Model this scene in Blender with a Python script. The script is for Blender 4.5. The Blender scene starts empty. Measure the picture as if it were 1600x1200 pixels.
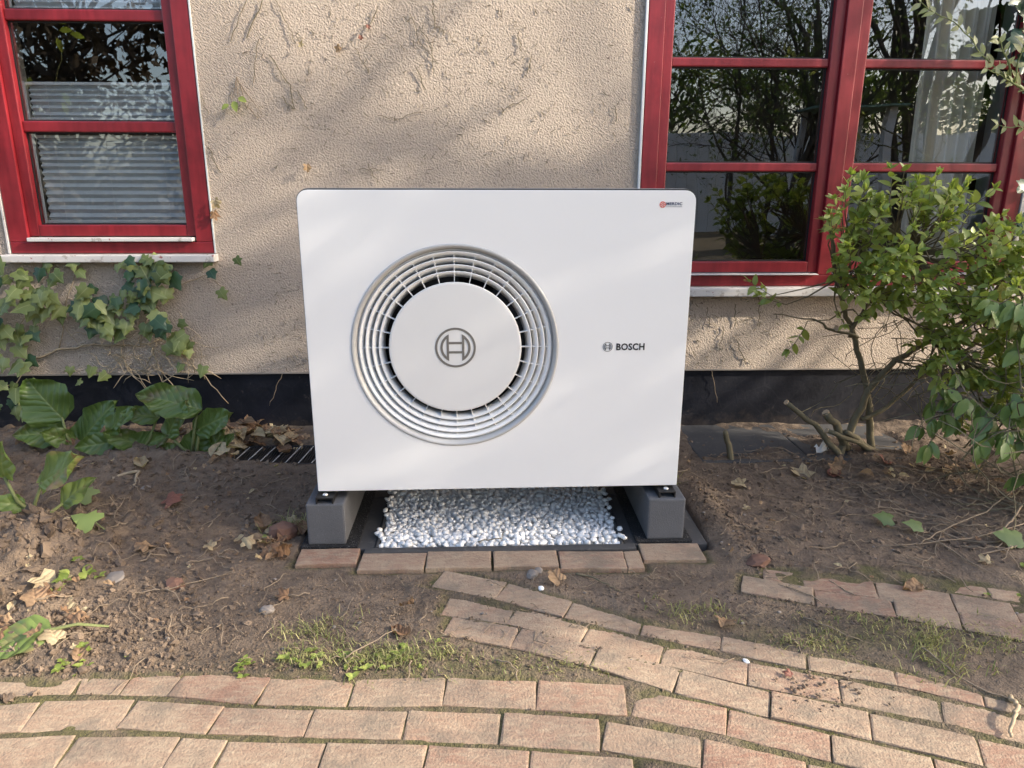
import bpy, bmesh, math, random
import numpy as np
from mathutils import Vector, Matrix, Quaternion

# ------------------------------------------------------------------ camera
SC = bpy.context.scene
COL = SC.collection
PITCH, YAW, ROLL, CAMZ = 0.2769, 0.0409, -0.0027, 1.10
def cam_axes():
    cp, sp, cy, sy = math.cos(PITCH), math.sin(PITCH), math.cos(YAW), math.sin(YAW)
    f = Vector((sy*cp, cy*cp, -sp)); r = Vector((cy, -sy, 0)); d = f.cross(r)
    cr, sr = math.cos(ROLL), math.sin(ROLL)
    return cr*r+sr*d, -sr*r+cr*d, f
cr_, cd_, cf_ = cam_axes()
cam = bpy.data.cameras.new('camera'); camo = bpy.data.objects.new('camera', cam); COL.objects.link(camo)
cam.sensor_width = 36; cam.lens = 36*1150/1600; cam.clip_start = 0.05; cam.clip_end = 600
M = Matrix((cr_, -cd_, -cf_)).transposed().to_4x4(); M.translation = (0, 0, CAMZ); camo.matrix_world = M
SC.camera = camo

# ------------------------------------------------------------------ sky, sun, exposure
SUN_EL, SUN_G = math.radians(29), math.radians(18)        # elevation, angle out of the wall plane
SUN = Vector((math.cos(SUN_EL)*math.cos(SUN_G), -math.cos(SUN_EL)*math.sin(SUN_G), math.sin(SUN_EL)))
world = bpy.data.worlds.new('World'); SC.world = world; world.use_nodes = True
wn = world.node_tree.nodes; wn.clear()
sky = wn.new('ShaderNodeTexSky'); sky.sky_type = 'NISHITA'; sky.sun_disc = False
sky.sun_elevation = SUN_EL; sky.sun_rotation = math.atan2(SUN.x, SUN.y)
sky.air_density = 0.9; sky.dust_density = 2.2; sky.ozone_density = 0.2
bg = wn.new('ShaderNodeBackground'); bg.inputs['Strength'].default_value = 0.15
wo = wn.new('ShaderNodeOutputWorld')
world.node_tree.links.new(sky.outputs[0], bg.inputs[0]); world.node_tree.links.new(bg.outputs[0], wo.inputs[0])
sl = bpy.data.lights.new('sun', 'SUN'); sl.energy = 2.5; sl.angle = math.radians(0.6); sl.color = (1, 0.90, 0.75)
so = bpy.data.objects.new('sun', sl); COL.objects.link(so); so.location = (8, -3, 8)
so.rotation_mode = 'QUATERNION'; so.rotation_quaternion = SUN.to_track_quat('Z', 'Y')
vs = SC.view_settings
vs.view_transform = 'Standard'; vs.look = 'None'; vs.gamma = 1; vs.exposure = 1.68; vs.use_curve_mapping = False

cy = SC.cycles; cy.max_bounces = 6; cy.diffuse_bounces = 3; cy.glossy_bounces = 3; cy.transmission_bounces = 3; cy.transparent_max_bounces = 12; cy.caustics_reflective = False; cy.caustics_refractive = False

random.seed(7); RNG = np.random.default_rng(7)
U = random.uniform

# ------------------------------------------------------------------ helpers
def smooth01(t): t = np.clip(t, 0, 1); return t*t*(3-2*t)
def vnoise(x, y, seed=0):
    x = np.asarray(x, float); y = np.asarray(y, float)
    xi = np.floor(x).astype(np.int64); yi = np.floor(y).astype(np.int64); fx = x-xi; fy = y-yi
    def h(a, b):
        n = (a*374761393+b*668265263+seed*974711) & 0xffffffff
        n = ((n ^ (n >> 13))*1274126177) & 0xffffffff
        return ((n ^ (n >> 16)) & 0xffff)/65535.0
    u = fx*fx*(3-2*fx); v = fy*fy*(3-2*fy)
    return (h(xi, yi)*(1-u)+h(xi+1, yi)*u)*(1-v)+(h(xi, yi+1)*(1-u)+h(xi+1, yi+1)*u)*v
def fbm(x, y, sc, octv=4, seed=0):
    t = 0; a = 1; s = 0
    for o in range(octv):
        t = t+a*vnoise(x*sc, y*sc, seed+o*17); s += a; a *= 0.5; sc *= 2.03
    return t/s-0.5

def tag(o, label=None, cat=None, group=None, kind=None):
    if label: o['label'] = label
    if cat: o['category'] = cat
    if group: o['group'] = group
    if kind: o['kind'] = kind
    return o
def empty(name, loc=(0, 0, 0), rz=0):
    o = bpy.data.objects.new(name, None); COL.objects.link(o); o.location = loc; o.rotation_euler = (0, 0, rz)
    o.empty_display_size = 0.05
    return o
def setpar(o, p, world_coords=True):
    if p is None: return
    o.parent = p
    if world_coords and p.type == 'EMPTY':
        o.matrix_parent_inverse = (Matrix.Translation(p.location) @ p.rotation_euler.to_matrix().to_4x4()).inverted()
def link(name, me, parent=None, wc=True):
    o = bpy.data.objects.new(name, me); COL.objects.link(o); setpar(o, parent, wc); return o

class MB:
    def __init__(s): s.v = []; s.f = []
    def add(s, vs, fs):
        n = len(s.v); s.v += [tuple(p) for p in vs]; s.f += [tuple(i+n for i in f) for f in fs]; return s
    def box(s, x0, x1, y0, y1, z0, z1):
        return s.add([(x0,y0,z0),(x1,y0,z0),(x1,y1,z0),(x0,y1,z0),(x0,y0,z1),(x1,y0,z1),(x1,y1,z1),(x0,y1,z1)],
                     [(0,3,2,1),(4,5,6,7),(0,1,5,4),(1,2,6,5),(2,3,7,6),(3,0,4,7)])
    def tube(s, pts, rad, n=5, cap=True):
        pts = [Vector(p) for p in pts]; k = len(pts)
        if not hasattr(rad, '__len__'): rad = [rad]*k
        vs = []; ref = None
        for i in range(k):
            d = (pts[min(i+1, k-1)]-pts[max(i-1, 0)])
            d = d.normalized() if d.length > 1e-9 else Vector((0, 0, 1))
            if ref is None: ref = d.orthogonal().normalized()
            ref = (ref-d*ref.dot(d)); ref = ref.normalized() if ref.length > 1e-6 else d.orthogonal().normalized()
            b = d.cross(ref)
            for j in range(n):
                a = 2*math.pi*j/n; vs.append(pts[i]+(ref*math.cos(a)+b*math.sin(a))*rad[i])
        fs = [(i*n+j, i*n+(j+1) % n, (i+1)*n+(j+1) % n, (i+1)*n+j) for i in range(k-1) for j in range(n)]
        if cap: fs += [tuple(range(n-1, -1, -1)), tuple((k-1)*n+j for j in range(n))]
        return s.add(vs, fs)
    def lathe(s, prof, n=64, closed=False, ax=(0, 0, 0)):          # profile of (r, y) turned about a local y axis through ax
        vs = []; k = len(prof)
        for j in range(n):
            a = 2*math.pi*j/n
            for r, y in prof: vs.append((ax[0]+r*math.cos(a), ax[1]+y, ax[2]+r*math.sin(a)))
        fs = []
        for j in range(n):
            for i in range(k if closed else k-1):
                a, b = j*k+i, j*k+(i+1) % k; c, d = ((j+1) % n)*k+(i+1) % k, ((j+1) % n)*k+i
                fs.append((a, b, c, d))
        return s.add(vs, fs)
    def mesh(s, name, mat=None, smooth=False):
        me = bpy.data.meshes.new(name); me.from_pydata(s.v, [], s.f); me.update()
        if mat: me.materials.append(mat)
        if smooth: me.polygons.foreach_set('use_smooth', [True]*len(me.polygons))
        return me
    def build(s, name, mat, parent=None, smooth=False, bevel=0, wc=True):
        me = s.mesh(name, mat, smooth)
        bm = bmesh.new(); bm.from_mesh(me)
        bmesh.ops.recalc_face_normals(bm, faces=bm.faces)
        if bevel: bmesh.ops.bevel(bm, geom=list(bm.edges), offset=bevel, segments=2, affect='EDGES', profile=0.6)
        bm.to_mesh(me); bm.free()
        return link(name, me, parent, wc)

def plate(outer, holes, y0, y1, fixnormals=True):
    """a flat plate in the xz plane with holes; front at y0, back at y1"""
    bm = bmesh.new(); loops = []
    for lp in [outer]+holes:
        vs = [bm.verts.new((p[0], y0, p[1])) for p in lp]
        for i in range(len(vs)): bm.edges.new((vs[i], vs[(i+1) % len(vs)]))
    bmesh.ops.triangle_fill(bm, use_beauty=True, use_dissolve=False, edges=list(bm.edges))
    r = bmesh.ops.extrude_face_region(bm, geom=list(bm.faces))
    for e in r['geom']:
        if isinstance(e, bmesh.types.BMVert): e.co.y = y1
    bmesh.ops.recalc_face_normals(bm, faces=bm.faces)
    me = bpy.data.meshes.new('plate'); bm.to_mesh(me); bm.free(); return me
def rrect(x0, x1, z0, z1, r, rb=None, n=8):
    rb = r if rb is None else rb; out = []
    for cx, cz, a0, rr in ((x1-r, z1-r, 0, r), (x0+r, z1-r, 90, r), (x0+rb, z0+rb, 180, rb), (x1-rb, z0+rb, 270, rb)):
        for i in range(n+1):
            a = math.radians(a0+90*i/n); out.append((cx+rr*math.cos(a), cz+rr*math.sin(a)))
    return out
def circ(cx, cz, r, n=96): return [(cx+r*math.cos(2*math.pi*i/n), cz+r*math.sin(2*math.pi*i/n)) for i in range(n)]

# ------------------------------------------------------------------ materials
MATS = {}
class NT:
    def __init__(s, name):
        s.m = bpy.data.materials.new(name); s.m.use_nodes = True; s.t = s.m.node_tree; s.n = s.t.nodes; s.l = s.t.links
        s.n.clear(); s.out = s.n.new('ShaderNodeOutputMaterial'); s.b = s.n.new('ShaderNodeBsdfPrincipled')
        s.l.new(s.b.outputs[0], s.out.inputs[0])
    def new(s, t, **k):
        n = s.n.new(t)
        for a, b in k.items(): setattr(n, a, b)
        return n
    def set(s, node, **k):
        for a, b in k.items():
            i = node.inputs[a.replace('_', ' ')] if isinstance(a, str) else node.inputs[a]
            if hasattr(b, 'links') or isinstance(b, bpy.types.NodeSocket): s.l.new(b, i)
            else: i.default_value = b
        return node
    def coord(s, scale=(1, 1, 1), rot=(0, 0, 0), kind='Object'):
        c = s.new('ShaderNodeTexCoord'); m = s.new('ShaderNodeMapping')
        s.l.new(c.outputs[kind], m.inputs[0]); m.inputs['Scale'].default_value = scale; m.inputs['Rotation'].default_value = rot
        return m.outputs[0]
    def pos(s):
        return s.new('ShaderNodeNewGeometry').outputs['Position']
    def noise(s, vec, scale, detail=3, rough=0.55, dist=0):
        n = s.new('ShaderNodeTexNoise'); s.l.new(vec, n.inputs['Vector'])
        n.inputs['Scale'].default_value = scale; n.inputs['Detail'].default_value = detail
        n.inputs['Roughness'].default_value = rough; n.inputs['Distortion'].default_value = dist
        return n.outputs['Fac']
    def vor(s, vec, scale, feature='F1'):
        n = s.new('ShaderNodeTexVoronoi', feature=feature); s.l.new(vec, n.inputs['Vector']); n.inputs['Scale'].default_value = scale
        return n.outputs['Distance']
    def ramp(s, fac, stops):
        r = s.new('ShaderNodeValToRGB'); s.l.new(fac, r.inputs[0]); e = r.color_ramp.elements
        while len(e) < len(stops): e.new(0.5)
        for el, (p, c) in zip(e, stops):
            el.position = p; el.color = (c, c, c, 1) if not hasattr(c, '__len__') else (*c, 1)
        return r.outputs[0]
    def mix(s, fac, a, b, mode='MIX'):
        n = s.new('ShaderNodeMix', data_type='RGBA', blend_type=mode)
        for i, v in ((0, fac), (6, a), (7, b)):
            if isinstance(v, bpy.types.NodeSocket): s.l.new(v, n.inputs[i])
            else: n.inputs[i].default_value = v if i == 0 else ((*v, 1) if len(v) == 3 else v)
        return n.outputs[2]
    def math(s, op, a, b=0.0, clamp=False):
        n = s.new('ShaderNodeMath', operation=op); n.use_clamp = clamp
        for i, v in ((0, a), (1, b)):
            if isinstance(v, bpy.types.NodeSocket): s.l.new(v, n.inputs[i])
            else: n.inputs[i].default_value = v
        return n.outputs[0]
    def bump(s, h, strength=0.5, dist=0.01, nrm=None):
        n = s.new('ShaderNodeBump'); n.inputs['Strength'].default_value = strength; n.inputs['Distance'].default_value = dist
        s.l.new(h, n.inputs['Height'])
        if nrm: s.l.new(nrm, n.inputs['Normal'])
        return n.outputs[0]
    def rnd(s):                       # one random value per object and per loose piece
        o = s.new('ShaderNodeObjectInfo').outputs['Random']; g = s.new('ShaderNodeNewGeometry').outputs['Random Per Island']
        return s.math('FRACT', s.math('ADD', o, g))
    def fin(s, name, col=None, rough=None, nrm=None, **k):
        for sock, v in (('Base Color', col), ('Roughness', rough), ('Normal', nrm)):
            if v is None: continue
            i = s.b.inputs[sock]
            if isinstance(v, bpy.types.NodeSocket): s.l.new(v, i)
            else: i.default_value = (*v, 1) if hasattr(v, '__len__') else v
        for a, b in k.items(): s.b.inputs[a].default_value = b
        MATS[name] = s.m; return s.m

def m_stucco():
    t = NT('stucco'); p = t.pos()
    m0 = t.new('ShaderNodeMapping'); t.l.new(p, m0.inputs[0]); m0.inputs['Rotation'].default_value = (0, math.radians(48), 0)
    mp = t.new('ShaderNodeMapping'); t.l.new(m0.outputs[0], mp.inputs[0]); mp.inputs['Scale'].default_value = (1.45, 1, 0.85)
    v = mp.outputs[0]
    n1 = t.noise(v, 122, 3, 0.6, 0.2); n2 = t.noise(v, 260, 2, 0.5)
    h = t.math('ADD', t.ramp(n1, [(0.30, 0.0), (0.66, 1.0)]), t.math('MULTIPLY', n2, 0.35))
    big = t.noise(p, 1.3, 4, 0.6); spots = t.noise(p, 58, 3, 0.7); area = t.noise(p, 2.6, 3, 0.55)
    c = t.mix(big, (0.540, 0.440, 0.352), (0.635, 0.530, 0.435))
    pit = t.ramp(n1, [(0.26, 1.0), (0.42, 0.0)])                                  # shade painted into the pits of the roughcast to deepen its contrast
    c = t.mix(t.math('MULTIPLY', pit, 0.6), c, (0.27, 0.20, 0.155))
    st = t.math('MULTIPLY', t.ramp(spots, [(0.60, 0.0), (0.70, 0.9)]), t.ramp(area, [(0.42, 0.0), (0.62, 0.9)]))
    c = t.mix(st, c, (0.10, 0.065, 0.05))                                          # rootlet marks left by the creeper
    return t.fin('stucco', c, 0.92, t.bump(h, 1.0, 0.0075))
def m_plinth():
    t = NT('bitumen'); p = t.pos()
    n = t.noise(p, 5, 5, 0.65); d = t.noise(p, 40, 3, 0.6); cr = t.vor(p, 7, 'DISTANCE_TO_EDGE')
    c = t.mix(t.ramp(n, [(0.35, 0), (0.75, 1)]), (0.006, 0.007, 0.011), (0.018, 0.019, 0.027))
    c = t.mix(t.math('MULTIPLY', t.ramp(cr, [(0.0, 0.16), (0.010, 0.0)]), n), c, (0.10, 0.10, 0.11))
    c = t.mix(t.ramp(d, [(0.66, 0), (0.76, 0.35)]), c, (0.12, 0.10, 0.085))
    sx = t.new('ShaderNodeSeparateXYZ'); t.l.new(p, sx.inputs[0])
    mud = t.math('SUBTRACT', t.ramp(t.noise(p, 18, 5, 0.7), [(0.3, 0), (0.7, 1)]), t.math('MULTIPLY', sx.outputs[2], 7.0), True)
    c = t.mix(t.math('MULTIPLY', mud, .5), c, (0.13, 0.10, 0.078))
    return t.fin('bitumen', c, t.math('ADD', t.math('MULTIPLY', n, 0.3), 0.42), t.bump(t.noise(p, 30, 4), 0.35, 0.006), **{'Specular IOR Level': 0.25})
def m_red():
    t = NT('red_paint'); p = t.pos()
    w = t.new('ShaderNodeMapping'); t.l.new(p, w.inputs[0]); w.inputs['Scale'].default_value = (38, 38, 5)
    g = t.math('ADD', t.math('MULTIPLY', t.noise(w.outputs[0], 1, 3), .6), t.math('MULTIPLY', t.noise(p, 14, 4, .6), .4))
    b = t.noise(p, 3, 4)
    c = t.mix(t.ramp(g, [(0.35, 0), (0.65, 1)]), (0.140, 0.008, 0.013), (0.260, 0.016, 0.024))
    c = t.mix(t.ramp(b, [(0.35, 0), (0.7, 0.6)]), c, (0.21, 0.020, 0.026))
    chip = t.noise(p, 46, 4, 0.75)
    c = t.mix(t.ramp(chip, [(0.735, 0), (0.75, 0.7)]), c, (0.55, 0.45, 0.42))
    return t.fin('red_paint', c, t.math('ADD', t.math('MULTIPLY', g, 0.25), 0.24), t.bump(g, 0.25, 0.002))
def m_sill():
    t = NT('sill_metal'); p = t.pos(); n = t.noise(p, 22, 5, 0.7); n2 = t.noise(p, 5, 4)
    c = t.mix(n2, (0.50, 0.47, 0.44), (0.66, 0.64, 0.61))
    c = t.mix(t.ramp(n, [(0.57, 0), (0.62, 0.8)]), c, (0.33, 0.29, 0.25))
    c = t.mix(t.ramp(t.noise(p, 28, 3, 0.6), [(0.66, 0), (0.70, 0.85)]), c, (0.26, 0.03, 0.03))   # brushed-over paint
    return t.fin('sill_metal', c, 0.5, t.bump(n, 0.2, 0.002))
def m_plain(name, col, rough=0.5, var=0.12, scale=8, bump=0, bscale=60, **k):
    t = NT(name); p = t.pos(); n = t.noise(p, scale, 4)
    c = t.mix(n, tuple(x*(1-var) for x in col), tuple(min(1, x*(1+var)) for x in col))
    return t.fin(name, c, rough, t.bump(t.noise(p, bscale, 3), bump, 0.003) if bump else None, **k)
def m_white():
    t = NT('unit_white'); p = t.pos(); n = t.noise(p, 2.2, 3); d = t.noise(p, 260, 2)
    c = t.mix(n, (0.77, 0.78, 0.785), (0.80, 0.805, 0.805))
    return t.fin('unit_white', c, t.math('ADD', t.math('MULTIPLY', n, 0.12), 0.32), t.bump(d, 0.04, 0.0006))
def m_concrete():
    t = NT('concrete'); p = t.pos(); n = t.noise(p, 9, 5, 0.65); f = t.noise(p, 260, 2); pv = t.vor(p, 170)
    c = t.mix(n, (0.068, 0.071, 0.079), (0.128, 0.131, 0.141)); c = t.mix(t.ramp(f, [(0.55, 0), (0.8, 0.35)]), c, (0.24, 0.24, 0.25))
    c = t.mix(t.ramp(pv, [(0.12, 0.6), (0.2, 0)]), c, (0.03, 0.03, 0.03))
    return t.fin('concrete', c, 0.85, t.bump(t.math('ADD', f, t.math('MULTIPLY', n, 0.5)), 0.4, 0.002))
def m_slab():
    t = NT('slab'); p = t.pos(); n = t.noise(p, 7, 5, 0.65); s = t.noise(p, 45, 4, 0.7)
    c = t.mix(n, (0.040, 0.040, 0.042), (0.085, 0.082, 0.08)); c = t.mix(t.ramp(s, [(0.58, 0), (0.72, 0.4)]), c, (0.20, 0.18, 0.16))
    return t.fin('slab', c, 0.75, t.bump(s, 0.3, 0.003))
def m_rubber():
    t = NT('rubber'); p = t.pos(); v = t.vor(p, 220); n = t.noise(p, 300, 1)
    c = t.mix(t.ramp(n, [(0.68, 0), (0.72, 1)]), (0.012, 0.012, 0.013), (0.25, 0.24, 0.23))
    return t.fin('rubber', c, 0.85, t.bump(v, 0.8, 0.003))
def m_brick():
    t = NT('brick'); p = t.pos(); r = t.rnd()
    n = t.noise(p, 13, 3, 0.65); f = t.noise(p, 95, 3, 0.7); g = t.noise(p, 5.5, 2, 0.6); pit = t.noise(p, 190, 2, 0.5)
    mp = t.new('ShaderNodeMapping'); t.l.new(p, mp.inputs[0]); mp.inputs['Rotation'].default_value = (0, 0, 0.6); mp.inputs['Scale'].default_value = (1, 3.2, 1)
    sc = t.noise(mp.outputs[0], 26, 4, 0.7)
    c = t.ramp(r, [(0.0, (0.30, 0.165, 0.118)), (0.22, (0.310, 0.205, 0.152)), (0.5, (0.345, 0.245, 0.175)), (0.75, (0.300, 0.218, 0.162)), (1.0, (0.355, 0.240, 0.170))])
    c = t.mix(t.ramp(n, [(0.35, 0), (0.7, 0.7)]), c, (0.385, 0.295, 0.215))
    c = t.mix(t.ramp(g, [(0.54, 0), (0.72, 0.5)]), c, (0.31, 0.165, 0.115))
    c = t.mix(t.ramp(sc, [(0.46, 0), (0.66, 0.6)]), c, (0.455, 0.370, 0.270))             # pale lichen and scuffing
    c = t.mix(t.ramp(f, [(0.30, 0.5), (0.46, 0)]), c, (0.20, 0.140, 0.105))
    c = t.mix(t.ramp(t.noise(p, 7.5, 4, 0.72), [(0.49, 0), (0.64, 0.7)]), c, (0.20, 0.165, 0.130))
    c = t.mix(t.ramp(t.noise(p, 420, 1, 0.5), [(0.70, 0), (0.76, 0.6)]), c, (0.08, 0.055, 0.04))
    c = t.mix(1.0, c, (0.92, 0.90, 0.855), 'MULTIPLY')
    return t.fin('brick', c, 0.88, t.bump(t.math('ADD', f, t.math('MULTIPLY', pit, 0.6)), 0.6, 0.0035))
def m_soil():
    t = NT('soil'); p = t.pos()
    n = t.noise(p, 3.2, 3, 0.6); f = t.noise(p, 85, 3, 0.7); m = t.noise(p, 21, 3, 0.65); sp = t.noise(p, 330, 1, 0.5)
    c = t.mix(t.ramp(n, [(0.3, 0), (0.7, 1)]), (0.128, 0.092, 0.064), (0.212, 0.157, 0.112))
    c = t.mix(t.ramp(m, [(0.3, 0.65), (0.52, 0)]), c, (0.070, 0.048, 0.034))
    c = t.mix(t.ramp(f, [(0.5, 0), (0.8, 0.6)]), c, (0.235, 0.175, 0.125))
    c = t.mix(t.ramp(sp, [(0.77, 0), (0.80, 0.7)]), c, (0.42, 0.37, 0.31))
    a = t.new('ShaderNodeAttribute'); a.attribute_name = 'moss'
    mc = t.mix(t.noise(p, 60, 3), (0.050, 0.042, 0.020), (0.150, 0.145, 0.045))
    c = t.mix(t.math('MULTIPLY', a.outputs['Fac'], t.ramp(t.noise(p, 11, 3, 0.6), [(0.36, 0.15), (0.56, 0.95)])), c, mc)
    h = t.math('ADD', t.math('MULTIPLY', f, 0.7), m)
    return t.fin('soil', c, 0.95, t.bump(t.math('ADD', h, t.math('MULTIPLY', t.noise(p, 260, 2, 0.6), 0.35)), 1.0, 0.014))
def m_clod():
    t = NT('clod'); p = t.pos(); r = t.rnd(); f = t.noise(p, 120, 4, 0.7)
    c = t.mix(r, (0.084, 0.059, 0.041), (0.205, 0.150, 0.106)); c = t.mix(t.ramp(f, [(0.45, 0), (0.75, 0.6)]), c, (0.225, 0.165, 0.118))
    return t.fin('clod', c, 0.95, t.bump(f, 0.8, 0.004))
def m_pebble():
    t = NT('white_pebble'); p = t.pos(); r = t.rnd(); n = t.noise(p, 60, 4, 0.6)
    c = t.mix(r, (0.78, 0.77, 0.745), (0.90, 0.885, 0.86)); c = t.mix(t.ramp(n, [(0.55, 0), (0.75, 0.4)]), c, (0.55, 0.55, 0.55))
    return t.fin('white_pebble', c, 0.7, t.bump(n, 0.3, 0.002))
def m_leaf(name, a, b, vein=None, rough=0.42, trans=0.35, veinscale=1.0, edge=None, noisec=None):
    t = NT(name); r = t.rnd(); p = t.coord()
    c = t.mix(r, a, b)
    if noisec: c = t.mix(t.ramp(t.noise(p, 24, 3, 0.6), [(0.48, 0), (0.68, 0.8)]), c, noisec)
    sx = t.new('ShaderNodeSeparateXYZ'); t.l.new(p, sx.inputs[0]); ax = t.math('ABSOLUTE', sx.outputs[0])
    nrm = None
    if vein:
        mid = t.ramp(ax, [(0.0, 1.0), (0.006*veinscale, 0.0)])
        ph = t.math('MULTIPLY', t.math('SUBTRACT', sx.outputs[1], t.math('MULTIPLY', ax, 0.95)), 105/veinscale)
        s1 = t.math('ABSOLUTE', t.math('SINE', t.math('ADD', ph, t.math('MULTIPLY', t.noise(p, 9/veinscale, 2), 5.0)))); lat = t.ramp(s1, [(0.0, 0.7 if veinscale < 2 else .25), (0.13, 0.0)])
        vv = t.math('MAXIMUM', mid, lat)
        c = t.mix(t.math('MULTIPLY', vv, 0.42), c, vein); nrm = None if veinscale > 2 else t.bump(t.math('SUBTRACT', s1, mid), 0.45, 0.006*max(1, veinscale))
    if edge: c = t.mix(t.math('MULTIPLY', t.ramp(t.noise(p, 9, 3), [(0.5, 0), (0.65, 0.85)]), t.ramp(r, [(0.25, 0), (0.6, 1)])), c, edge)
    t.fin(name, c, rough, nrm)
    if trans:
        tr = t.new('ShaderNodeBsdfTranslucent'); t.l.new(t.mix(1.0, c, (1.5, 1.6, 0.8), 'MULTIPLY'), tr.inputs[0])
        ms = t.new('ShaderNodeMixShader'); ms.inputs[0].default_value = trans
        t.l.new(t.b.outputs[0], ms.inputs[1]); t.l.new(tr.outputs[0], ms.inputs[2]); t.l.new(ms.outputs[0], t.out.inputs[0])
    return t.m
def m_bark(name, a, b, scale=30):
    t = NT(name); p = t.pos(); n = t.noise(p, scale, 4, 0.65); r = t.rnd()
    return t.fin(name, t.mix(n, t.mix(r, a, tuple(x*0.7 for x in a)), b), 0.9, t.bump(n, 0.5, 0.004))
def m_glass():
    t = NT('window_glass'); p = t.pos()
    fr = t.new('ShaderNodeFresnel'); fr.inputs[0].default_value = 1.5
    gm = t.new('ShaderNodeNewGeometry')
    fac = t.math('MULTIPLY', t.math('MULTIPLY', fr.outputs[0], 4.6, True), t.math('SUBTRACT', 1.0, gm.outputs['Backfacing']))
    nr = t.bump(t.noise(p, 2.2, 2, 0.4), 0.10, 0.02)
    g = t.new('ShaderNodeBsdfGlossy'); g.inputs['Roughness'].default_value = 0.0; t.l.new(nr, g.inputs['Normal'])
    tr = t.new('ShaderNodeBsdfTransparent'); tr.inputs[0].default_value = (0.95, 0.955, 0.95, 1)
    ms = t.new('ShaderNodeMixShader'); t.l.new(fac, ms.inputs[0]); t.l.new(tr.outputs[0], ms.inputs[1]); t.l.new(g.outputs[0], ms.inputs[2])
    t.l.new(ms.outputs[0], t.out.inputs[0]); t.n.remove(t.b); return t.m

STUCCO, BITUMEN, RED, SILL, WHITE = m_stucco(), m_plinth(), m_red(), m_sill(), m_white()
CONCRETE, SLAB, RUBBER, BRICK, SOIL, CLOD, PEBBLE, GLASS = m_concrete(), m_slab(), m_rubber(), m_brick(), m_soil(), m_clod(), m_pebble(), m_glass()
GRILLE = m_plain('grille_white', (0.80, 0.81, 0.81), 0.38, 0.02)
BEZEL = m_plain('bezel_grey', (0.46, 0.46, 0.455), 0.40, 0.03, Metallic=0.1)
HUBM = m_plain('hub_white', (0.72, 0.72, 0.71), 0.38, 0.02)
CASING = m_plain('casing_dark', (0.045, 0.047, 0.05), 0.45, 0.1)
CASETOP = m_plain('casing_top', (0.42, 0.42, 0.42), 0.4, 0.05)
BLACK = m_plain('black', (0.008, 0.008, 0.009), 0.6, 0.1)
EMB = m_plain('emblem_grey', (0.165, 0.155, 0.14), 0.45, 0.04)
INK = m_plain('ink_black', (0.012, 0.013, 0.016), 0.4, 0.05)
NAVY = m_plain('ink_navy', (0.015, 0.025, 0.075), 0.5, 0.05)
ORANGE = m_plain('ink_orange', (0.62, 0.10, 0.055), 0.5, 0.05)
GREYINK = m_plain('ink_grey', (0.30, 0.31, 0.33), 0.5, 0.05)
STEEL = m_plain('bright_steel', (0.75, 0.74, 0.72), 0.28, 0.05, Metallic=0.9)
ALU = m_plain('aluminium', (0.60, 0.62, 0.63), 0.42, 0.06, Metallic=0.2)
GRATE = m_plain('grate_metal', (0.055, 0.055, 0.058), 0.5, 0.25, 30, Metallic=0.4)
BLINDA = m_plain('blind_fabric', (0.52, 0.575, 0.61), 0.85, 0.08, 3)
PLASTER = m_plain('room_plaster', (0.50, 0.50, 0.49), 0.9, 0.05)
ROOMDARK = m_plain('room_dark', (0.10, 0.085, 0.075), 0.9, 0.2)
CURTAIN = m_plain('curtain_cloth', (0.82, 0.74, 0.60), 0.95, 0.08, 25, bump=0.3, bscale=180)
PAPER = m_plain('paper', (0.78, 0.78, 0.77), 0.8, 0.03)
STONE = m_plain('stone', (0.22, 0.19, 0.165), 0.85, 0.3, 25, bump=0.4)
REDSTONE = m_plain('red_stone', (0.16, 0.085, 0.06), 0.85, 0.35, 30, bump=0.4)
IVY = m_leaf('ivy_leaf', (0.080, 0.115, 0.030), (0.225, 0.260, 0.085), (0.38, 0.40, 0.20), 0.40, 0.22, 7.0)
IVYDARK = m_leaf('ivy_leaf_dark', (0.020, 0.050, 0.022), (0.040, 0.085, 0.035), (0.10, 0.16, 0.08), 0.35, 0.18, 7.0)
BERG = m_leaf('bergenia_leaf', (0.070, 0.125, 0.030), (0.135, 0.195, 0.048), (0.32, 0.38, 0.15), 0.34, 0.22, 1.0, edge=(0.14, 0.09, 0.05))
BERGPALE = m_leaf('bergenia_leaf_pale', (0.155, 0.23, 0.06), (0.20, 0.27, 0.08), (0.36, 0.42, 0.18), 0.4, 0.35, 1.0, edge=(0.42, 0.19, 0.15))
SHRUB = m_leaf('shrub_leaf', (0.165, 0.225, 0.045), (0.390, 0.440, 0.120), (0.20, 0.28, 0.10), 0.36, 0.35, 6.0)
SHRUBY = m_leaf('shrub_leaf_yellow', (0.38, 0.33, 0.05), (0.42, 0.36, 0.07), (0.5, 0.45, 0.15), 0.45, 0.3, 0.33)
LAUREL = m_leaf('laurel_leaf', (0.110, 0.175, 0.042), (0.235, 0.310, 0.085), (0.16, 0.24, 0.10), 0.30, 0.22, 6.0)
PALE = m_leaf('pale_leaf', (0.30, 0.34, 0.14), (0.42, 0.43, 0.24), (0.5, 0.5, 0.32), 0.5, 0.4, 6.0)
DRY = m_leaf('dry_leaf', (0.205, 0.115, 0.062), (0.39, 0.265, 0.155), (0.15, 0.09, 0.05), 0.75, 0.2, 0.5, noisec=(0.14, 0.075, 0.045))
DRYPALE = m_leaf('dry_leaf_pale', (0.42, 0.33, 0.20), (0.50, 0.41, 0.26), (0.30, 0.21, 0.12), 0.7, 0.25, 0.5, noisec=(0.30, 0.19, 0.10))
DRYRED = m_leaf('dry_leaf_red', (0.19, 0.075, 0.055), (0.24, 0.10, 0.07), (0.12, 0.06, 0.04), 0.7, 0.15, 0.5)
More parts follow.
